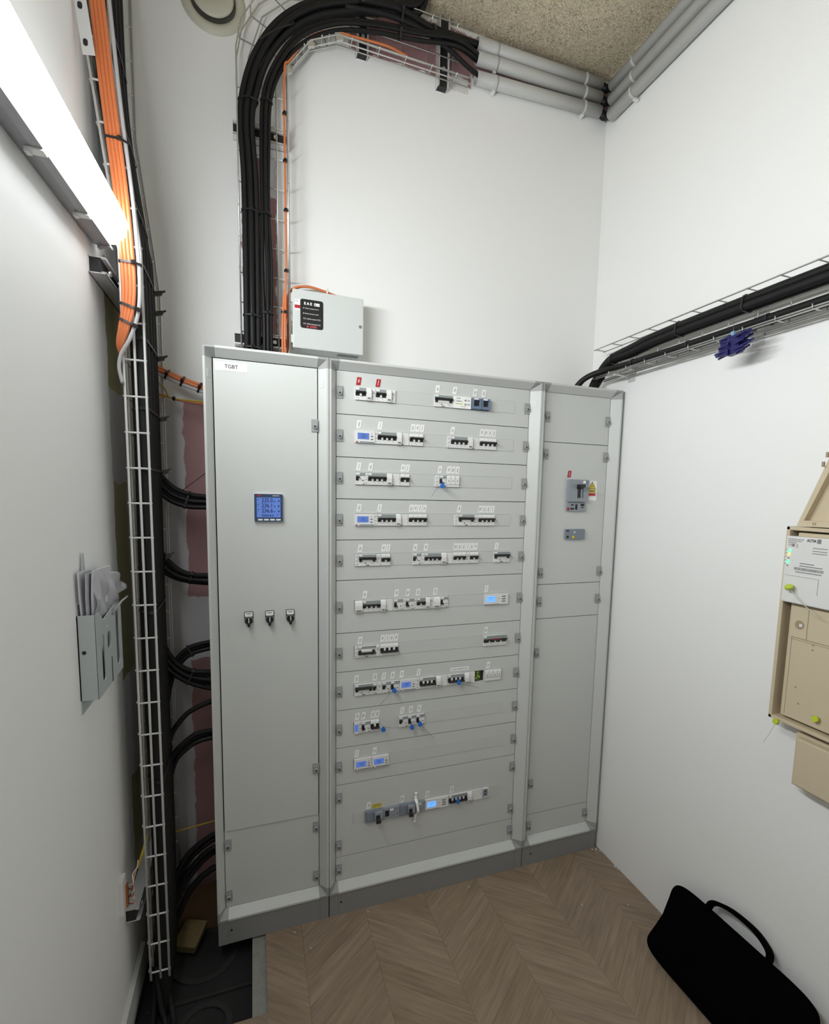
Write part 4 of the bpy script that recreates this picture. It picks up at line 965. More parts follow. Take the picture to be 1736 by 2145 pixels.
for i, (dx, q, y, r_) in enumerate(((-.012, .012, .125, .0070), (.001, .0, .118, .0068), (.013, -.012, .126, .0062), (.004, -.004, .142, .006))):
    b = []
    for j, (a, z) in enumerate(arc2):
        nx, nz = (-1, 0) if j == 0 else (-.95, .3) if j == 1 else (-.8, .6) if j == 2 else (-.6, .8) if j == 3 else (-.3, .95) if j == 4 else (0, 1)
        b.append((a + nx * q, y + (.02 if j == 8 else 0) + (.035 if j == 8 else 0), z + nz * q * (1.2 if j < 8 else .5)))
    P2.append(([(-.222 + dx * 1.0, y + .015, 2.09), (-.222 + dx * .9, y, 2.25), (-.222 + dx * 1.25, y, 2.42), (-.224 + dx * .8, y, 2.62)] + b, r_, 'cable_black'))
bundle('cable_bundle', 'thinner black cables of the riser, right group, bending right under the ceiling', 'cables', P2,
       [((-.222, .13, 2.27), (0, 0, 1), (.022, .018)), ((-.222, .13, 2.60), (0, 0, 1), (.022, .018)), ((-.214, .13, 2.96), (0.05, 0, 1), (.022, .018)), ((.25, .13, 3.317), (1, 0, .05), (.022, .018))])
bundle('cable_bundle', 'black cables running from the ceiling opening into the upper conduit', 'cables',
       [([(-.02, .14, 3.36), (.12, .14, 3.372), (.30, .135, 3.372), (.42, .15, 3.385), (.50, .165, 3.398), (.60, .18, 3.411)], .0125, 'cable_black'), ([(.05, .125, 3.335), (.2, .12, 3.350), (.34, .13, 3.350), (.46, .15, 3.330), (.54, .17, 3.312), (.60, .18, 3.30)], .0085, 'cable_dull'), ([(.10, .11, 3.36), (.24, .11, 3.375), (.35, .13, 3.372), (.48, .16, 3.368), (.6, .18, 3.366)], .010, 'cable_black')],
       [((.385, .14, 3.378), (1, 0, .1), .020), ((.255, .125, 3.362), (1, 0, .02), (.024, .026))])
# orange of the riser
bundle('orange_cable', 'thin orange cables on the right edge of the riser tray', 'cable',
       [([(-.160, .135, 2.10), (-.164, .118, 2.20), (-.160, .118, 2.33), (-.157, .116, 2.5), (-.158, .116, 2.8), (-.157, .117, 3.06), (-.138, .125, 3.11), (-.075, .13, 3.200), (.0, .13, 3.245), (.08, .13, 3.252), (.2, .135, 3.262), (.26, .15, 3.268), (.29, .165, 3.275), (.25, .18, 3.285)], .0038, 'cable_orange'),
        ([(-.169, .135, 2.10), (-.172, .12, 2.2), (-.168, .12, 2.30), (-.160, .121, 2.36)], .004, 'cable_orange')],
       [((-.158, .117, z), (0, 0, 1), .0055) for z in (2.28, 2.42, 2.62, 2.78, 2.93)])
bundle('beige_cable', 'pale beige cables beside the grey wall box', 'cable', [([(-.155, .14, 2.10), (-.146, .13, 2.16), (-.143, .13, 2.24)], .0035, 'cable_beige'), ([(-.150, .145, 2.10), (-.141, .138, 2.16), (-.140, .14, 2.26)], .0035, 'cable_beige')])
# left tray trunk cables
P3 = []
for i, (x, y, r_) in enumerate(((-.572, -.165, .015), (-.592, -.135, .013), (-.573, -.115, .014), (-.590, -.085, .014), (-.572, -.062, .013), (-.590, -.035, .013), (-.573, -.012, .013), (-.590, .015, .012), (-.574, .035, .012), (-.590, .06, .012))):
    zb_ = -.07 if i % 3 else -.06
    P3.append(([(x - .01, y * .9 - .02, zb_), (x, y, .12), (x + .003, y, .6), (x - .002, y + .004, 1.2), (x + .002, y, 1.8), (x, y, 2.28), (x + lean(2.42), y, 2.42), (x + lean(2.8), y, 2.8), (x + lean(3.0), y, 3.47)], r_, 'cable_black' if i % 2 else 'cable_dull'))
trunk = bundle('cable_bundle', 'thick black trunk cables filling the left wall tray', 'cables', P3,
       [((-.578, -.06, z), (0, 0, 1), (.032, .135)) for z in (.75, 1.28, 1.70, 1.87, 2.06, 2.26)] + [((-.578 + lean(z), -.06, z), (0, 0, 1), (.032, .135)) for z in (2.42, 2.62, 2.85)])
for z in (1.42, 1.70, 1.87, 2.06, 2.20, 2.26):
    hd = MB(); hd.obox((-.552, .045, z), (.009, .003, .003), (-.002, .006, 0), (0, .001, .007)); hd.obox((-.540, .050, z + .008), (.006, .002, .005), (0, .0015, 0), (-.002, 0, .002)); hd.build('tie_head', trunk, 'black_plastic')
# branch bundles from the left tray into the left cabinet
BX = -.43
def branch(label, up, low, n, r_, y0, ytray, from_above, tie=None):
    ps = []
    for i in range(n):
        q = i / max(1, n - 1); pts = [tuple(a * (1 - q) + b * q for a, b in zip(u, l)) for u, l in zip(up, low)]
        yy = y0 + .012 * (i % 2); zz = 1 if from_above else -1
        P = [(-.585 + .004 * (i % 3), ytray, pts[0][1] + zz * .16), (-.582, ytray + .02, pts[0][1] + zz * .07)] + [(a, ytray + (yy - ytray) * (.35 + .65 * (j / (len(pts) - 1)) ** .7), z) for j, (a, z) in enumerate(pts)] + [(BX + .02, yy, pts[-1][1])]
        ps.append((P, r_ * (1.0 if i % 2 else .92), 'cable_black' if i % 3 else 'cable_dull'))
    ties = []
    if tie:
        a = up[tie]; b = low[tie]; d = Vector((up[tie + 1][0] - up[tie - 1][0], 0, up[tie + 1][1] - up[tie - 1][1]))
        ties.append((((a[0] + b[0]) / 2, y0, (a[1] + b[1]) / 2), d, (abs(a[1] - b[1]) * .62 + r_ + .004, .022)))
    return bundle('cable_bundle', label, 'cables', ps, ties, group='black cable bundles entering the left cabinet')
branch('uppermost black cable bundle sweeping from left tray into the TGBT cabinet', [(-.578, 1.712), (-.537, 1.655), (-.487, 1.629), (-.435, 1.621)], [(-.584, 1.660), (-.548, 1.612), (-.495, 1.588), (-.436, 1.584)], 5, .0088, .07, .03, True, 2)
branch('second black cable bundle from the top sweeping into the TGBT cabinet', [(-.588, 1.474), (-.566, 1.417), (-.524, 1.369), (-.48, 1.350), (-.437, 1.345)], [(-.597, 1.412), (-.575, 1.375), (-.54, 1.345), (-.495, 1.328), (-.438, 1.318)], 4, .0098, .075, .03, True, 3)
branch('black cable bundle curving down into the TGBT cabinet, lowest of those from above', [(-.590, 1.20), (-.574, 1.112), (-.541, 1.048), (-.496, 1.013), (-.435, 1.001)], [(-.600, 1.09), (-.580, 1.050), (-.545, 1.005), (-.498, .968), (-.436, .940)], 5, .0090, .06, .03, True, 3)
branch('arching black cable bundle crossing under the one from above', [(-.590, .85), (-.576, .965), (-.546, 1.042), (-.502, 1.085), (-.433, 1.099)], [(-.580, .85), (-.566, .955), (-.538, 1.022), (-.498, 1.060), (-.433, 1.075)], 3, .0085, .10, .06, False, 3)
branch('single black cable arching into the cabinet above two others', [(-.586, .675), (-.567, .779), (-.524, .844), (-.485, .87), (-.436, .886)], [(-.586, .675), (-.567, .779), (-.524, .844), (-.485, .87), (-.436, .886)], 1, .0100, .07, .03, False)
branch('pair of black cables arching into the cabinet behind the yellow wire', [(-.585, .610), (-.563, .707), (-.519, .756), (-.48, .777), (-.437, .779)], [(-.578, .58), (-.556, .683), (-.513, .730), (-.476, .748), (-.437, .752)], 3, .0092, .065, .03, False)
branch('lowest fan of black cables arching into the cabinet near the floor', [(-.597, .123), (-.574, .230), (-.532, .314), (-.491, .352), (-.440, .378)], [(-.580, .10), (-.550, .195), (-.505, .252), (-.475, .280), (-.442, .300)], 4, .0100, .06, .03, False)
branch('single thick black cable by the floor in front of the cardboard', [(-.567, .076), (-.528, .161), (-.487, .208), (-.462, .222), (-.442, .231)], [(-.567, .076), (-.528, .161), (-.487, .208), (-.462, .222), (-.442, .231)], 1, .012, .08, .05, False)
# orange bundle on the left
P4 = []
for i in range(4):
    q = -.013 + i * .0085
    P4.append(([(-.640 + q, -.235, 3.30), (-.632 + q, -.235, 3.0), (-.617 + q, -.235, 2.75), (-.604 + q, -.237, 2.58), (-.590 + q, -.238, 2.42), (-.583 + q, -.238, 2.30), (-.580 + q, -.237, 2.19), (-.585 + q * .9, -.233, 2.12), (-.597 + q * .7, -.228, 2.07), (-.610 + q * .4, -.215, 2.03), (-.612, -.19, 2.0)], .0050, 'cable_orange'))
P4.append(([(-.612, -.228, 3.30), (-.606, -.228, 3.0), (-.592, -.228, 2.75), (-.580, -.229, 2.58), (-.566, -.229, 2.42), (-.559, -.229, 2.30), (-.556, -.230, 2.19), (-.563, -.229, 2.11), (-.585, -.226, 2.045), (-.608, -.218, 2.005), (-.616, -.212, 1.97), (-.611, -.205, 1.93)], .0048, 'cable_grey'))
bundle('cable_bundle', 'orange and grey cables strapped to the front of the left tray', 'cables', P4,
       [((-.578, -.236, 2.235), (0, 0, 1), (.026, .010)), ((-.580, -.233, 2.125), (-.3, 0, -1), (.024, .010)), ((-.590, -.229, 2.085), (-.4, 0, -1), (.018, .010)), ((-.598, -.237, 2.53), (0, 0, 1), (.028, .010))])
bundle('cable_bundle', 'orange and grey cables entering the cabinet side beside its top', 'cables',
       [([(-.60, .05, 2.075), (-.585, .11, 2.056), (-.546, .12, 2.037), (-.496, .12, 2.018), (-.42, .12, 1.996)], .0055, 'cable_orange'), ([(-.60, .05, 2.06), (-.585, .10, 2.043), (-.546, .11, 2.028), (-.496, .11, 2.008), (-.42, .11, 1.985)], .0055, 'cable_orange'), ([(-.60, .06, 2.045), (-.58, .105, 2.030), (-.546, .115, 2.016), (-.496, .115, 1.996), (-.42, .115, 1.974)], .005, 'cable_grey')],
       [((-.546, .115, 2.026), (1, 0, -.45), (.017, .012)), ((-.50, .115, 2.008), (1, 0, -.42), (.017, .012)), ((-.448, .115, 1.990), (1, 0, -.4), (.017, .012))])
bundle('cable_bundle', 'thin yellow and copper wires entering the cabinet below the orange cables', 'cables',
       [([(-.575, .09, 2.0), (-.555, .12, 1.979), (-.541, .12, 1.952), (-.505, .12, 1.946), (-.42, .12, 1.944)], .0022, 'cable_yellow'), ([(-.59, .09, 1.962), (-.55, .12, 1.955), (-.505, .12, 1.944), (-.42, .12, 1.938)], .003, 'cable_orange_dim'), ([(-.59, .09, 1.957), (-.55, .115, 1.951), (-.505, .118, 1.948), (-.42, .118, 1.947)], .0026, 'cable_yellow')],
       [((-.528, .12, 1.948), (1, 0, -.1), .008)])
one('stray_wire', MB().tube(smooth_path([(-.625, .04, .385), (-.60, .05, .405), (-.573, .05, .422), (-.511, .05, .430), (-.42, .05, .440)]), .0028, 8), 'single yellow wire crossing from the left tray to the cabinet low down', 'wire', None, 'cable_yellow')
one('stray_wire', MB().tube([(-.517, .1, 1.634), (-.43, .1, 1.705)], .0012, 6), 'thin dark wire slanting up to the cabinet above the uppermost black bundle', 'wire', None, 'dark')
# right tray cables
def rpath(dx, z, x0, ystart=.1, zdip=0): return [(x0, ystart, 2.07), (x0 + .004, ystart - .003, 2.115), (x0 * .55 + (1.16 + dx) * .45, .075, 2.165 + zdip), (1.155 + dx, .0, 2.20 + (z - 2.20) * .5 + zdip), (1.162 + dx, -.12, z - .012), (1.162 + dx, -.28, z), (1.160 + dx, -.7, z + .001), (1.160 + dx, -1.3, z - .002), (1.160 + dx, -2.2, z)]
bundle('cable_bundle', 'upper thick black cables in the right wall tray', 'cables',
       [(rpath(0, 2.264, 1.135), .0130, 'cable_black'), (rpath(-.004, 2.243, 1.150), .0120, 'cable_dull'), (rpath(.016, 2.252, 1.165, .12), .0120, 'cable_black'), (rpath(.018, 2.240, 1.175, .13), .0105, 'cable_dull')],
       [((1.163, y, 2.245), (0, 1, 0), (.030, .036)) for y in (-.02, -.36, -.62, -1.0)])
bundle('cable_bundle', 'lower thick black cable in the right wall tray', 'cables',
       [([(1.055, .10, 2.07), (1.060, .09, 2.125), (1.090, .055, 2.165), (1.135, -.01, 2.185), (1.158, -.12, 2.188), (1.160, -.3, 2.187), (1.160, -.7, 2.186), (1.160, -1.3, 2.186), (1.16, -2.2, 2.186)], .0118, 'cable_black'), ([(1.07, .115, 2.07), (1.075, .105, 2.125), (1.10, .065, 2.17), (1.14, -.0, 2.19), (1.170, -.12, 2.190), (1.172, -.3, 2.180), (1.172, -.7, 2.179), (1.172, -1.3, 2.178), (1.17, -2.2, 2.178)], .0100, 'cable_dull')],
       [((1.164, y, 2.193), (0, 1, 0), (.022, .022)) for y in (-.14, -.41, -.70, -1.1)])

# ================================================================== CONDUITS
def conduit(label, a, b, r_=.0235, clips=()):
    a, b = Vector(a), Vector(b); d = (b - a).normalized(); t = thing('conduit', label, 'conduit', a, 'grey conduits below the ceiling')
    n = 20; u = d.orthogonal().normalized(); w_ = d.cross(u); m = MB(); vs = []
    for p, rr in ((a, r_), (b, r_), (b, r_ - .002), (a, r_ - .002)):
        for i in range(n): g_ = 2 * math.pi * i / n; vs.append(p + (u * math.cos(g_) + w_ * math.sin(g_)) * rr)
    m.add(vs, [(k * n + i, k * n + (i + 1) % n, ((k + 1) % 4) * n + (i + 1) % n, ((k + 1) % 4) * n + i) for k in range(4) for i in range(n)], True).build('pipe', t, 'pvc')
    for q, wall in clips:
        c = a + (b - a) * q; wl = Vector(wall)
        MB().cyl(c - d * .007, d, r_ + .0016, .014, 20).build('clip', t, 'pvc')
        MB().obox(c + wl * .014 - Vector((0, 0, r_ + .003)), d * .006, wl * .012, (0, 0, .004)).build('clip_foot', t, 'pvc_white')
    return t
for q, (zl, zr_) in enumerate(((3.413, 3.426), (3.363, 3.374), (3.292, 3.320))):
    nm = ('uppermost', 'middle', 'lowest')[q]
    conduit(nm + ' grey conduit along the top of the back wall', (.578, YB - .030, zl), (1.168, YB - .030, zr_), .0235, ((.14, (0, 1, 0)), (.86, (0, 1, 0))))
for q, z in enumerate((3.404, 3.348, 3.289)):
    nm = ('uppermost', 'middle', 'lowest')[q]
    conduit(nm + ' grey conduit along the top of the right wall', (XR - .030, .142, z), (XR - .030, -2.6, z), .0235, ((.05, (1, 0, 0)), (.4, (1, 0, 0))))
    zr_ = (3.426, 3.374, 3.320)[q]
    bundle('corner_cable', nm + ' black cables bridging the conduits in the corner', 'cable', [([(1.12, YB - .030, zr_ - .002), (1.168, YB - .030, zr_), (1.188, YB - .034, (zr_ + z) / 2), (XR - .034, YB - .048, (zr_ + z) / 2 - .004), (XR - .030, .142, z), (XR - .030, .09, z)], .0160, 'cable_black')], group='corner cables')

# ================================================================== VENT
m = MB(); t = thing('air_valve', 'round beige air valve high on the back wall left of the riser', 'vent', (-.372, YB, 3.285))
def lathe(mb, c, prof, n=36):
    vs = [(c[0] + rr * math.cos(2 * math.pi * i / n), c[1] + yy, c[2] + rr * math.sin(2 * math.pi * i / n)) for rr, yy in prof for i in range(n)]
    k = len(prof); fs = [(a * n + i, a * n + (i + 1) % n, (a + 1) * n + (i + 1) % n, (a + 1) * n + i) for a in range(k - 1) for i in range(n)]
    return mb.add(vs, fs + [[(k - 1) * n + i for i in range(n)]], True)
VC = (-.380, YB, 3.283)
lathe(MB(), VC, [(.104, -.0005), (.100, -.006), (.088, -.012), (.076, -.012), (.072, -.001), (.0, -.001)]).build('ring', t, 'vent')
lathe(MB(), VC, [(.0715, -.0012), (.0, -.0015)]).build('throat', t, 'vent_dark')
lathe(MB(), VC, [(.030, -.004), (.062, -.016), (.066, -.022), (.058, -.027), (.0, -.030)]).build('disc', t, 'vent')

# ================================================================== RIGHT WALL: METER BOARD
MX = XR - .060; MY0, MY1 = -.808, -1.075
t = thing('meter_board', 'beige plastic meter board on the right wall with its lid raised', 'meter board', (XR, -.94, 1.0))
m = MB().use('beige'); wt = .010
m.box(XR - .012, XR, MY1, MY0, 1.004, 1.578)
for a, b, c, d in ((MY0 - wt, MY0, 1.004, 1.578), (MY1, MY1 + wt, 1.004, 1.578), (MY1, MY0, 1.004, 1.004 + wt), (MY1, MY0, 1.578 - wt, 1.578)): m.box(MX, XR - .012, a, b, c, d)
m.build('tray', t, bevel=.0015)
m = MB().use('beige').box(MX + .012, XR - .014, MY1 + .014, MY0 - .026, 1.022, 1.562); m.build('base_plate', t, bevel=.003)
m = MB().use('beige').box(MX + .008, MX + .012, MY1 + .02, MY0 - .034, 1.262, 1.352).build('cover_strip', t, bevel=.001)
m = MB().use('beige_dark').cyl((MX + .008, -.866, 1.300), (-1, 0, 0), .013, .0006, 20); m.use('pvc_white').box(MX + .006, MX + .0072, -.874, -.866, 1.296, 1.304); m.build('screw_port', t)
m = MB().use('beige_dark')
for y, z in ((-.905, 1.262), (-.905, 1.248), (-.870, 1.128), (-.882, 1.083), (-.925, 1.064)): m.cyl((MX + .012, y, z - .01), (-1, 0, 0), .003, .0006, 8)
for z in (1.255, 1.356): m.box(MX + .0115, MX + .0122, MY1 + .02, MY0 - .034, z - .0008, z + .0008)
m.box(MX + .0115, MX + .0122, -.8465, -.845, 1.03, 1.36).box(MX + .007, MX + .0082, -.8885, -.887, 1.262, 1.352); m.build('holes', t)
# raised lid
lid = MB().use('beige'); LZ = 1.581
L0 = [(-.828, LZ), (-1.075, LZ), (-1.075, 1.98), (-.958, 1.98)]; xo = XR - .050
def lidpt(y, z, dx): return (xo + dx + (z - LZ) * 0.05, y, z)
outer_ = [lidpt(y, z, 0) for y, z in L0]; C0 = Vector((0, -.97, 1.77))
inn = []
for y, z in L0:
    inn.append((y + (.014 if y < -1 else -.018), z + (.016 if z < 1.7 else -.016)))
rim_f = [Vector(p) for p in outer_]; rim_i = [Vector(lidpt(y, z, 0)) for y, z in inn]; bk_i = [Vector(lidpt(y, z, .022)) for y, z in inn]; bk_o = [Vector(lidpt(y, z, .026)) for y, z in L0]
vs = rim_f + rim_i + bk_i + bk_o
fs = [(i, (i + 1) % 4, 4 + (i + 1) % 4, 4 + i) for i in range(4)] + [(4 + i, 4 + (i + 1) % 4, 8 + (i + 1) % 4, 8 + i) for i in range(4)] + [(8, 9, 10, 11), (12, 13, 14, 15)] + [(i, (i + 1) % 4, 12 + (i + 1) % 4, 12 + i) for i in range(4)]
lid.add(vs, fs); lid.build('lid', t)
m = MB().use('beige_dark')
for y in (-.872, -.878): m.box(xo - .0006, xo, y - .0015, y + .0015, LZ + .004, LZ + .012)
for z in (1.745, 1.77): m.box(xo - .001, xo + .004, -.884 - (z - 1.745) * .33, -.878 - (z - 1.745) * .33, z, z + .014)
m.build('lid_notches', t)
# communication module
cm = thing('communication_module', 'white ACTIA module with green lights in the beige meter board', 'module', (MX, -.91, 1.36))
m = MB().use('module_white').box(MX - .012, MX + .0115, -1.03, -.818, 1.362, 1.552); m.build('case', cm, bevel=.004)
xm = MX - .0124; UX, UY = (0, -1, 0), (0, 0, 1)
m = MB().use('ink_soft')
for zz, a, b in ((1.5435, -.825, -.868), (1.5385, -.8245, -.862), (1.5335, -.8245, -.847)): 
    y = a
    while y > b: l = random.uniform(.002, .005); m.box(xm, xm + .0006, max(b, y - l), y, zz - .0011, zz + .0011); y -= l + .0012
put_text(m, 'CE', .009, (xm, -.8255, 1.5265), UX, UY); m.box(xm, xm + .0004, -.8435, -.8365, 1.5225, 1.5305)
m.box(xm, xm + .0004, -.8535, -.8475, 1.5205, 1.5218)
put_text(m, 'X', .009, (xm, -.847, 1.5270), UX, UY)
for zz, a, b in ((1.4775, -.862, -.900), (1.4705, -.862, -.922), (1.4525, -.852, -.922)): m.box(xm, xm + .0004, b, a, zz - .0012, zz + .0012)
y = -.848
while y > -.925: l = random.choice((.0008, .0012, .002)); m.box(xm, xm + .0004, y - l, y, 1.4575, 1.4655); y -= l + random.choice((.0008, .0012))
for zz in (1.5235, 1.5155, 1.5090): m.box(xm, xm + .0004, -.93, -.892, zz - .001, zz + .001)
m.box(xm, xm + .0004, -.915, -.822, 1.4395, 1.4403).box(xm, xm + .0004, -.916, -.915, 1.395, 1.4403)
m.use('ink'); put_text(m, 'ACTIA', .0105, (xm, -.8755, 1.5430), UX, UY, bold=.0003, sx=.8); m.use('ink_soft').box(xm, xm + .0004, -.912, -.902, 1.537, 1.549)
for z in (1.5125, 1.502, 1.492, 1.482, 1.472): m.box(xm, xm + .0004, -.8235, -.820, z - .001, z + .001)
m.build('front_print', cm)
m = MB().use('led_green').cyl((xm, -.8315, 1.510), (-1, 0, 0), .0048, .001, 12).cyl((xm, -.829, 1.4785), (-1, 0, 0), .0048, .001, 12).use('led_orange').cyl((xm, -.8305, 1.4995), (-1, 0, 0), .0042, .001, 12).use('ink_soft').cyl((xm, -.8298, 1.489), (-1, 0, 0), .0022, .001, 8).cyl((xm, -.8285, 1.4675), (-1, 0, 0), .0022, .001, 8); m.build('status_lights', cm)
t2 = thing('seal_tag', 'lime green seal hanging on the white ACTIA module', 'tag', (xm - .006, -.850, 1.40), 'lime seals on the meter board')
MB().cyl((xm - .014, -.850, 1.405), (-.4, 0, 1), .0105, .008, 18).build('disc', t2, 'lime')
MB().tube(smooth_path([(xm - .012, -.853, 1.408), (xm - .016, -.862, 1.395), (xm - .012, -.885, 1.372), (xm - .01, -.93, 1.340)]), .0011, 6).build('tail', t2, 'cable_beige')
t2 = thing('seal_tag', 'lime green seal at the lower left corner of the meter board', 'tag', (MX - .003, -.842, 1.0), 'lime seals on the meter board')
MB().cyl((MX - .008, -.842, 1.003), (-1, .3, .2), .0085, .008, 16).build('disc', t2, 'lime')
MB().tube(smooth_path([(MX - .008, -.838, .998), (MX - .012, -.828, .965), (MX - .014, -.812, .925)]), .0007, 5).build('tail', t2, 'cable_beige')
t2 = thing('seal_tag', 'lime green seal at the bottom of the meter board by the picture edge', 'tag', (MX - .003, -.935, 1.055), 'lime seals on the meter board')
MB().cyl((MX + .006, -.938, 1.052), (-1, .2, .2), .0085, .008, 16).build('disc', t2, 'lime')
# lower box
t = thing('connection_box', 'smaller beige box on the right wall below the meter board', 'electrical box', (XR, -.98, .83))
MB().box(MX + .012, XR, -1.08, -.886, .832, .990).build('base', t, 'beige', .002)
MB().box(MX - .012, MX + .010, -1.08, -.902, .846, .984).build('cover', t, 'beige', .004)
MB().box(MX + .010, MX + .012, -1.078, -.905, .848, .982).build('joint', t, 'beige_dark')

# ================================================================== BLUE TAG CLUSTER on the right tray
t = thing('tag_cluster', 'cluster of dark blue plastic spikes hanging from the right tray', 'tags', (1.128, -.628, 2.13))
rnd = random.Random(3)
MB().obox((1.122, -.628, 2.124), (.010, 0, 0), (0, .020, -.002), (0, .002, .028)).build('core', t, 'navy')
for i in range(34):
    z = 2.096 + .056 * (i / 33); side = 1 if i % 2 else -1; ln = rnd.uniform(.022, .048)
    c = Vector((1.116 + rnd.uniform(-.010, .012), -.628 + side * .010, z)); d = Vector((rnd.uniform(-.15, .15), side, (.22 if side < 0 else -.10) + rnd.uniform(-.12, .12))).normalized()
    MB().obox(c + d * ln / 2, d * ln / 2, Vector((0, -d.z, d.y)).normalized() * .0030, Vector((.0018, 0, 0))).build('spike', t, 'navy')
MB().box(1.116, 1.124, -.626, -.614, 2.150, 2.166).build('clasp', t, 'clear_blue')
MB().tube([(1.12, -.620, 2.160), (1.128, -.612, 2.18), (1.134, -.606, 2.205)], .0007, 5).tube([(1.122, -.628, 2.16), (1.13, -.632, 2.172), (1.136, -.630, 2.165)], .0007, 5).build('hook_wire', t, 'dev_print')

# ================================================================== DOCUMENT HOLDER on the left wall
HY0, HY1, HX, HZ0, HZ1 = -.484, -.254, -.631, 1.112, 1.356
t = thing('document_holder', 'grey metal document holder with cut-outs on the left wall', 'holder', (XL, -.37, HZ0))
m = MB().use('holder')
m.box(XL, XL + .0025, HY0, HY1 + .01, HZ0, HZ1 + .02)
m.build('back_plate', t)
m = MB().box(XL, HX, HY0, HY0 + .0022, HZ0 + .036, HZ1 - .006); m.build('side_plate', t, 'holder')
MB().box(XL, HX, HY1 - .0022, HY1, HZ0 + .036, HZ1 - .03).build('side_plate', t, 'holder')
MB().cyl((XL + .012, HY0 - .0002, HZ0 + .15), (0, -1, 0), .0045, .0006, 12).build('rivet', t, 'dark')
MB().box(XL, HX, HY0, HY1, HZ0 + .034, HZ0 + .036).build('bottom_plate', t, 'holder')
# front plate with real cut-outs
bm = bmesh.new()
def loop2(poly): return [bm.verts.new((HX, y, z)) for y, z in poly]
holes = [rrect(HY0 + .038, HY0 + .062, HZ0 + .062, HZ0 + .178, .0118), rrect(HY0 + .090, HY0 + .120, HZ0 + .128, HZ0 + .172, .0148), rrect(HY0 + .172, HY0 + .202, HZ0 + .060, HZ0 + .212, .0148)]
outl = [(HY0, HZ0 + .034), (HY1, HZ0 + .034), (HY1, HZ1 - .024), (HY0 + .16, HZ1 - .018), (HY0 + .06, HZ1 - .032), (HY0 + .03, HZ1 - .006), (HY0, HZ1 - .006)]
cu = bpy.data.curves.new('hf', 'CURVE'); cu.dimensions = '2D'; cu.fill_mode = 'BOTH'; cu.extrude = .0011
for poly in [outl] + holes:
    sp = cu.splines.new('POLY'); sp.points.add(len(poly) - 1); sp.use_cyclic_u = True
    for p_, q in zip(sp.points, poly): p_.co = (q[0], q[1], 0, 1)
co = bpy.data.objects.new('hf', cu); COL.objects.link(co); bpy.context.view_layer.update()
hm = bpy.data.meshes.new_from_object(co.evaluated_get(bpy.context.evaluated_depsgraph_get())); bpy.data.objects.remove(co); bm.free()
m = MB().use('holder'); m.add([(HX + v.co.z, v.co.x, v.co.y) for v in hm.vertices], [list(p.vertices) for p in hm.polygons], False)
m.build('front_plate', t)
MB().box(HX + .0005, HX + .0016, HY0 + .118, HY0 + .124, HZ0 + .034, HZ0 + .10).build('slot', t, 'dark')
MB().box(HX + .0005, HX + .0014, HY0 + .086, HY0 + .108, HZ0 + .186, HZ0 + .188).build('slot', t, 'pvc_white')
for q, (x, y0, y1, z1, tl, mm) in enumerate(((-.661, -.476, -.36, 1.452, .0, 'paper'), (-.655, -.470, -.34, 1.446, .004, 'paper_print'), (-.650, -.455, -.31, 1.452, .006, 'paper'))):
    P = [(-.0, HZ0 + .04)]; m = MB()
    for k in range(6):
        z_ = HZ0 + .04 + (z1 - HZ0 - .04) * k / 5; cx = x + tl * (k / 5) ** 2 * 2
        m.v += [(cx, y0 + .01 * math.sin(k), z_), (cx + .002 * math.sin(k * 2), y1 + .006 * math.cos(k), z_ - .01), (cx + .003, y1 + .006 * math.cos(k), z_ - .01), (cx + .003, y0 + .01 * math.sin(k), z_)]
    for k in range(5):
        for e_ in range(4): m.f.append([4 * k + e_, 4 * k + (e_ + 1) % 4, 4 * k + 4 + (e_ + 1) % 4, 4 * k + 4 + e_]); m.m.append(0); m.sm.append(False)
    m.f += [[0, 1, 2, 3], [20, 21, 22, 23]]; m.m += [0, 0]; m.sm += [False, False]
    one('paper_sheaf', m, ('white sheaf of papers at the back of the document holder', 'printed curled papers in the middle of the document holder', 'white papers at the front of the document holder')[q], 'paper', 'papers in the document holder', mm)
m = MB(); nu, nv = 16, 20; vs = []
for i in range(nu + 1):
    for j in range(nv + 1):
        u, v = i / nu, j / nv
        yb_, zb_ = -.45 + .15 * v, 1.285 + .045 * v; yt_, zt_ = -.452 + .265 * v, 1.438 - .022 * v - .05 * v ** 4
        y = yb_ + (yt_ - yb_) * u + .004 * math.sin(9 * v); z = zb_ + (zt_ - zb_) * u + .006 * math.sin(13 * v) * u
        x = -.640 + .006 * math.sin(17 * v + 3 * u) * u + .004 * math.sin(14 * u + 9 * v) + .010 * u * v
        vs.append((x, y, z))
m.add(vs, [(a * (nv + 1) + b, a * (nv + 1) + b + 1, (a + 1) * (nv + 1) + b + 1, (a + 1) * (nv + 1) + b) for a in range(nu) for b in range(nv)], True)
o = one('plastic_sleeve', m, 'crumpled clear plastic sleeve sticking out of the document holder', 'plastic bag', None, 'plastic_bag')
md = o.modifiers.new('thickness', 'SOLIDIFY'); md.thickness = .0012
m = MB().use('plastic_bag').prism([(-.455, 1.40), (-.415, 1.40), (-.424, 1.487), (-.436, 1.492)], 'x', -.664, -.6625); one('plastic_sleeve', m, 'narrow pointed clear plastic tip standing behind the papers', 'plastic bag')
m = MB().tube([(-.628, -.345, 1.318), (-.612, -.322, 1.348), (-.606, -.285, 1.353)], .0028, 6); one('allen_key', m, 'bent dark metal key poking out of the document holder', 'tool', None, 'lamp_grey')

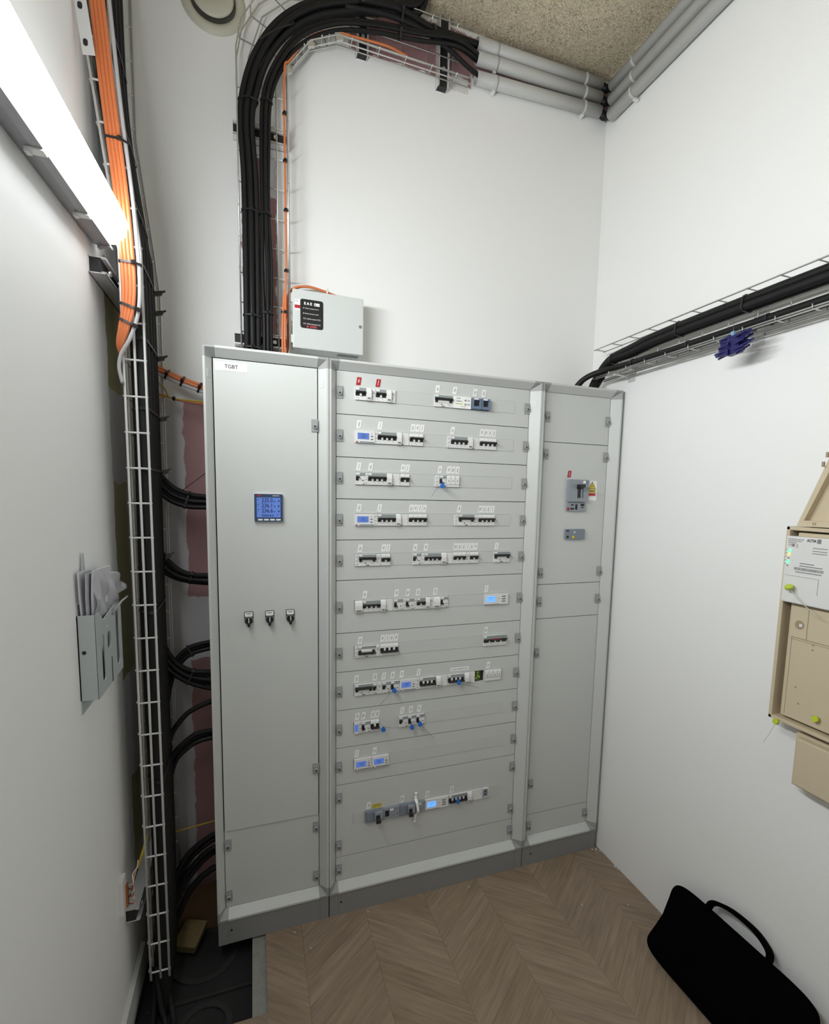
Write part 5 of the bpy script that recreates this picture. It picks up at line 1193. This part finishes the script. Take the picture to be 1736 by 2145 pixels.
# ================================================================== LEFT FLOOR CORNER
t = thing('earth_terminal', 'copper earth bar with bent wires on the left wall near the floor', 'terminal', (XL, -.22, .42))
MB().box(XL, XL + .012, -.262, -.225, .395, .505).build('base', t, 'pvc_white')
MB().box(XL + .012, XL + .017, -.236, -.222, .40, .47).build('copper_bar', t, 'copper')
rnd = random.Random(5)
for i in range(6):
    z = .405 + i * .012
    MB().tube(smooth_path([(XL + .018, -.228, z), (XL + .034, -.25 + .01 * rnd.random(), z + .012), (XL + .030, -.225, z + .03), (XL + .030 + .002 * i, -.21, .475 + .006 * i), (-.628, -.20, .500 + .004 * i)]), .0017, 6).build('wire', t, 'cable_beige' if i % 2 else 'copper')
m = MB().tube(smooth_path([(-.628, -.20, .495), (-.620, -.20, .525), (-.612, -.19, .550), (-.606, -.17, .575)]), .0040, 8); one('stray_wire', m, 'short yellow cable beside the copper earth bar', 'wire', None, 'cable_yellow')
m = MB(); a = Vector((-.530, .085, -.028)); m.obox(a, (.040, -.024, .006), (.018, .042, .012), (0.002, -.006, .017)); one('wood_offcut', m, 'sawn wood block lying in the floor pit by the cabinet', 'wood', None, 'wood_offcut')
m = MB().box(-.585, -.432, .150, .156, -.075, .118).box(-.585, -.581, .08, .150, -.075, .118); one('cardboard_flap', m, 'dark brown cardboard standing in the pit behind the cables', 'cardboard', None, 'cardboard')
for q, (pts, r_) in enumerate((([(-.60, -.15, .10), (-.585, -.19, 0), (-.565, -.23, -.05), (-.56, -.34, -.066), (-.565, -.325, -.066)][:4], .0075), ([(-.585, -.12, .10), (-.57, -.15, 0), (-.548, -.21, -.055), (-.545, -.318, -.066)], .009), ([(-.605, -.10, .10), (-.61, -.16, -.02), (-.605, -.23, -.06), (-.59, -.318, -.066)], .009))):
    pts = [(a, max(b, -.318), c) for a, b, c in pts]
    one('floor_cable', MB().tube(smooth_path(pts), r_, 9), ('leftmost', 'middle', 'rightmost')[(1, 2, 0)[q]] + ' black cable dropping from the left tray into the floor pit', 'cable', 'cables in the floor pit', 'cable_dull')
rnd = random.Random(11)
for x, y, s_ in ((1.212, -.042, .006), (1.196, -.036, .005), (1.222, -.058, .004), (1.20, -.06, .003), (1.222, -.16, .006), (1.224, -.175, .004)):
    m = MB(); a = rnd.random() * 3; m.obox((x, y, s_ * .25), (s_ * math.cos(a), s_ * math.sin(a), 0), (-s_ * .5 * math.sin(a), s_ * .5 * math.cos(a), s_ * .1), (0, 0, s_ * .25)); one('plaster_crumb', m, 'plaster crumbs on the floor in the corner by the right wall', 'crumb', 'plaster crumbs', 'crumb')
for x, y in ((-.16, -.055), (.12, -.05), (-.11, -.14), (.55, -.06), (.95, -.29), (1.13, -.35)):
    m = MB(); a = rnd.random() * 3; s_ = .0026; m.obox((x, y, .0015), (s_ * math.cos(a), s_ * math.sin(a), 0), (-s_ * .6 * math.sin(a), s_ * .6 * math.cos(a), .0), (0, 0, .0012)); one('plaster_crumb', m, 'tiny white crumb lying on the wooden floor', 'crumb', 'tiny floor crumbs', 'crumb')

# ================================================================== BAG leaning on the right wall
t = thing('laptop_bag', 'black laptop bag leaning against the right wall on the floor', 'bag', (1.09, -.78, 0))
B0 = Vector((1.045, -.780, .022)); U = Vector((0.02, -1, 0)).normalized(); V = Vector((.152, 0, .245)).normalized(); Nn = U.cross(V); Nn = Nn if Nn.x < 0 else -Nn
W2, Hh, Th = .262, .262, .024
def bagpt(u, v, k):
    # u,v in -1..1 superellipse grid
    ang = math.atan2(v, u); return None
m = MB(); m.smooth = True; NR, NA = 10, 64; rings = []
def outline(a):
    c, s_ = math.cos(a), math.sin(a); p_ = 6.5
    x = math.copysign(abs(c) ** (2 / p_), c); y = math.copysign(abs(s_) ** (2 / p_), s_)
    X = x * W2; Y = (y + 1) / 2 * Hh
    X *= 1 - .10 * math.cos((Y / Hh - .5) * math.pi) * (1 if x < 0 else .3)       # waisted ends
    return X, Y
for sgn in (1, -1):
    vs = []
    for i in range(NR + 1):
        q = i / NR; th = Th * (1 - q ** 3.2) ** .55 if q < 1 else 0
        for j in range(NA):
            X, Y = outline(2 * math.pi * j / NA); X *= q; Y = Hh / 2 + (Y - Hh / 2) * q
            wob = .0025 * math.sin(X * 23 + 1) * math.sin(Y * 31)
            vs.append(B0 + U * X + V * Y + Nn * (sgn * (th + (wob if q < .95 else 0))))
    m.add(vs, [(a * NA + j, a * NA + (j + 1) % NA, (a + 1) * NA + (j + 1) % NA, (a + 1) * NA + j) for a in range(NR) for j in range(NA)], True)
m.build('body', t, 'bag')
hp = [(-.115, -.010), (-.112, .018), (-.09, .034), (-.04, .046), (.03, .046), (.075, .032), (.094, .016), (.097, -.010)]
hp = [B0 + U * a + V * (Hh + b) + Nn * .003 for a, b in hp]; sp = smooth_path(hp, 5); m = MB(); vs = []
for i, p_ in enumerate(sp):
    d = (sp[min(i + 1, len(sp) - 1)] - sp[max(i - 1, 0)]).normalized(); s2 = d.cross(Nn).normalized()
    for a, b in ((-1, -1), (1, -1), (1, 1), (-1, 1)): vs.append(p_ + s2 * .0065 * a + Nn * .012 * b)
n = len(sp); m.add(vs, [(4 * i + k, 4 * i + (k + 1) % 4, 4 * i + 4 + (k + 1) % 4, 4 * i + 4 + k) for i in range(n - 1) for k in range(4)] + [(0, 1, 2, 3), (4 * n - 4, 4 * n - 3, 4 * n - 2, 4 * n - 1)], True); m.build('handle', t, 'bag')
m = MB(); zp = []
for j in range(NA + 1):
    X, Y = outline(2 * math.pi * j / NA); zp.append(B0 + U * X * 1.003 + V * (Hh / 2 + (Y - Hh / 2) * 1.003))
m.tube(zp[:-1], .0028, 5, True).build('piping', t, 'bag')
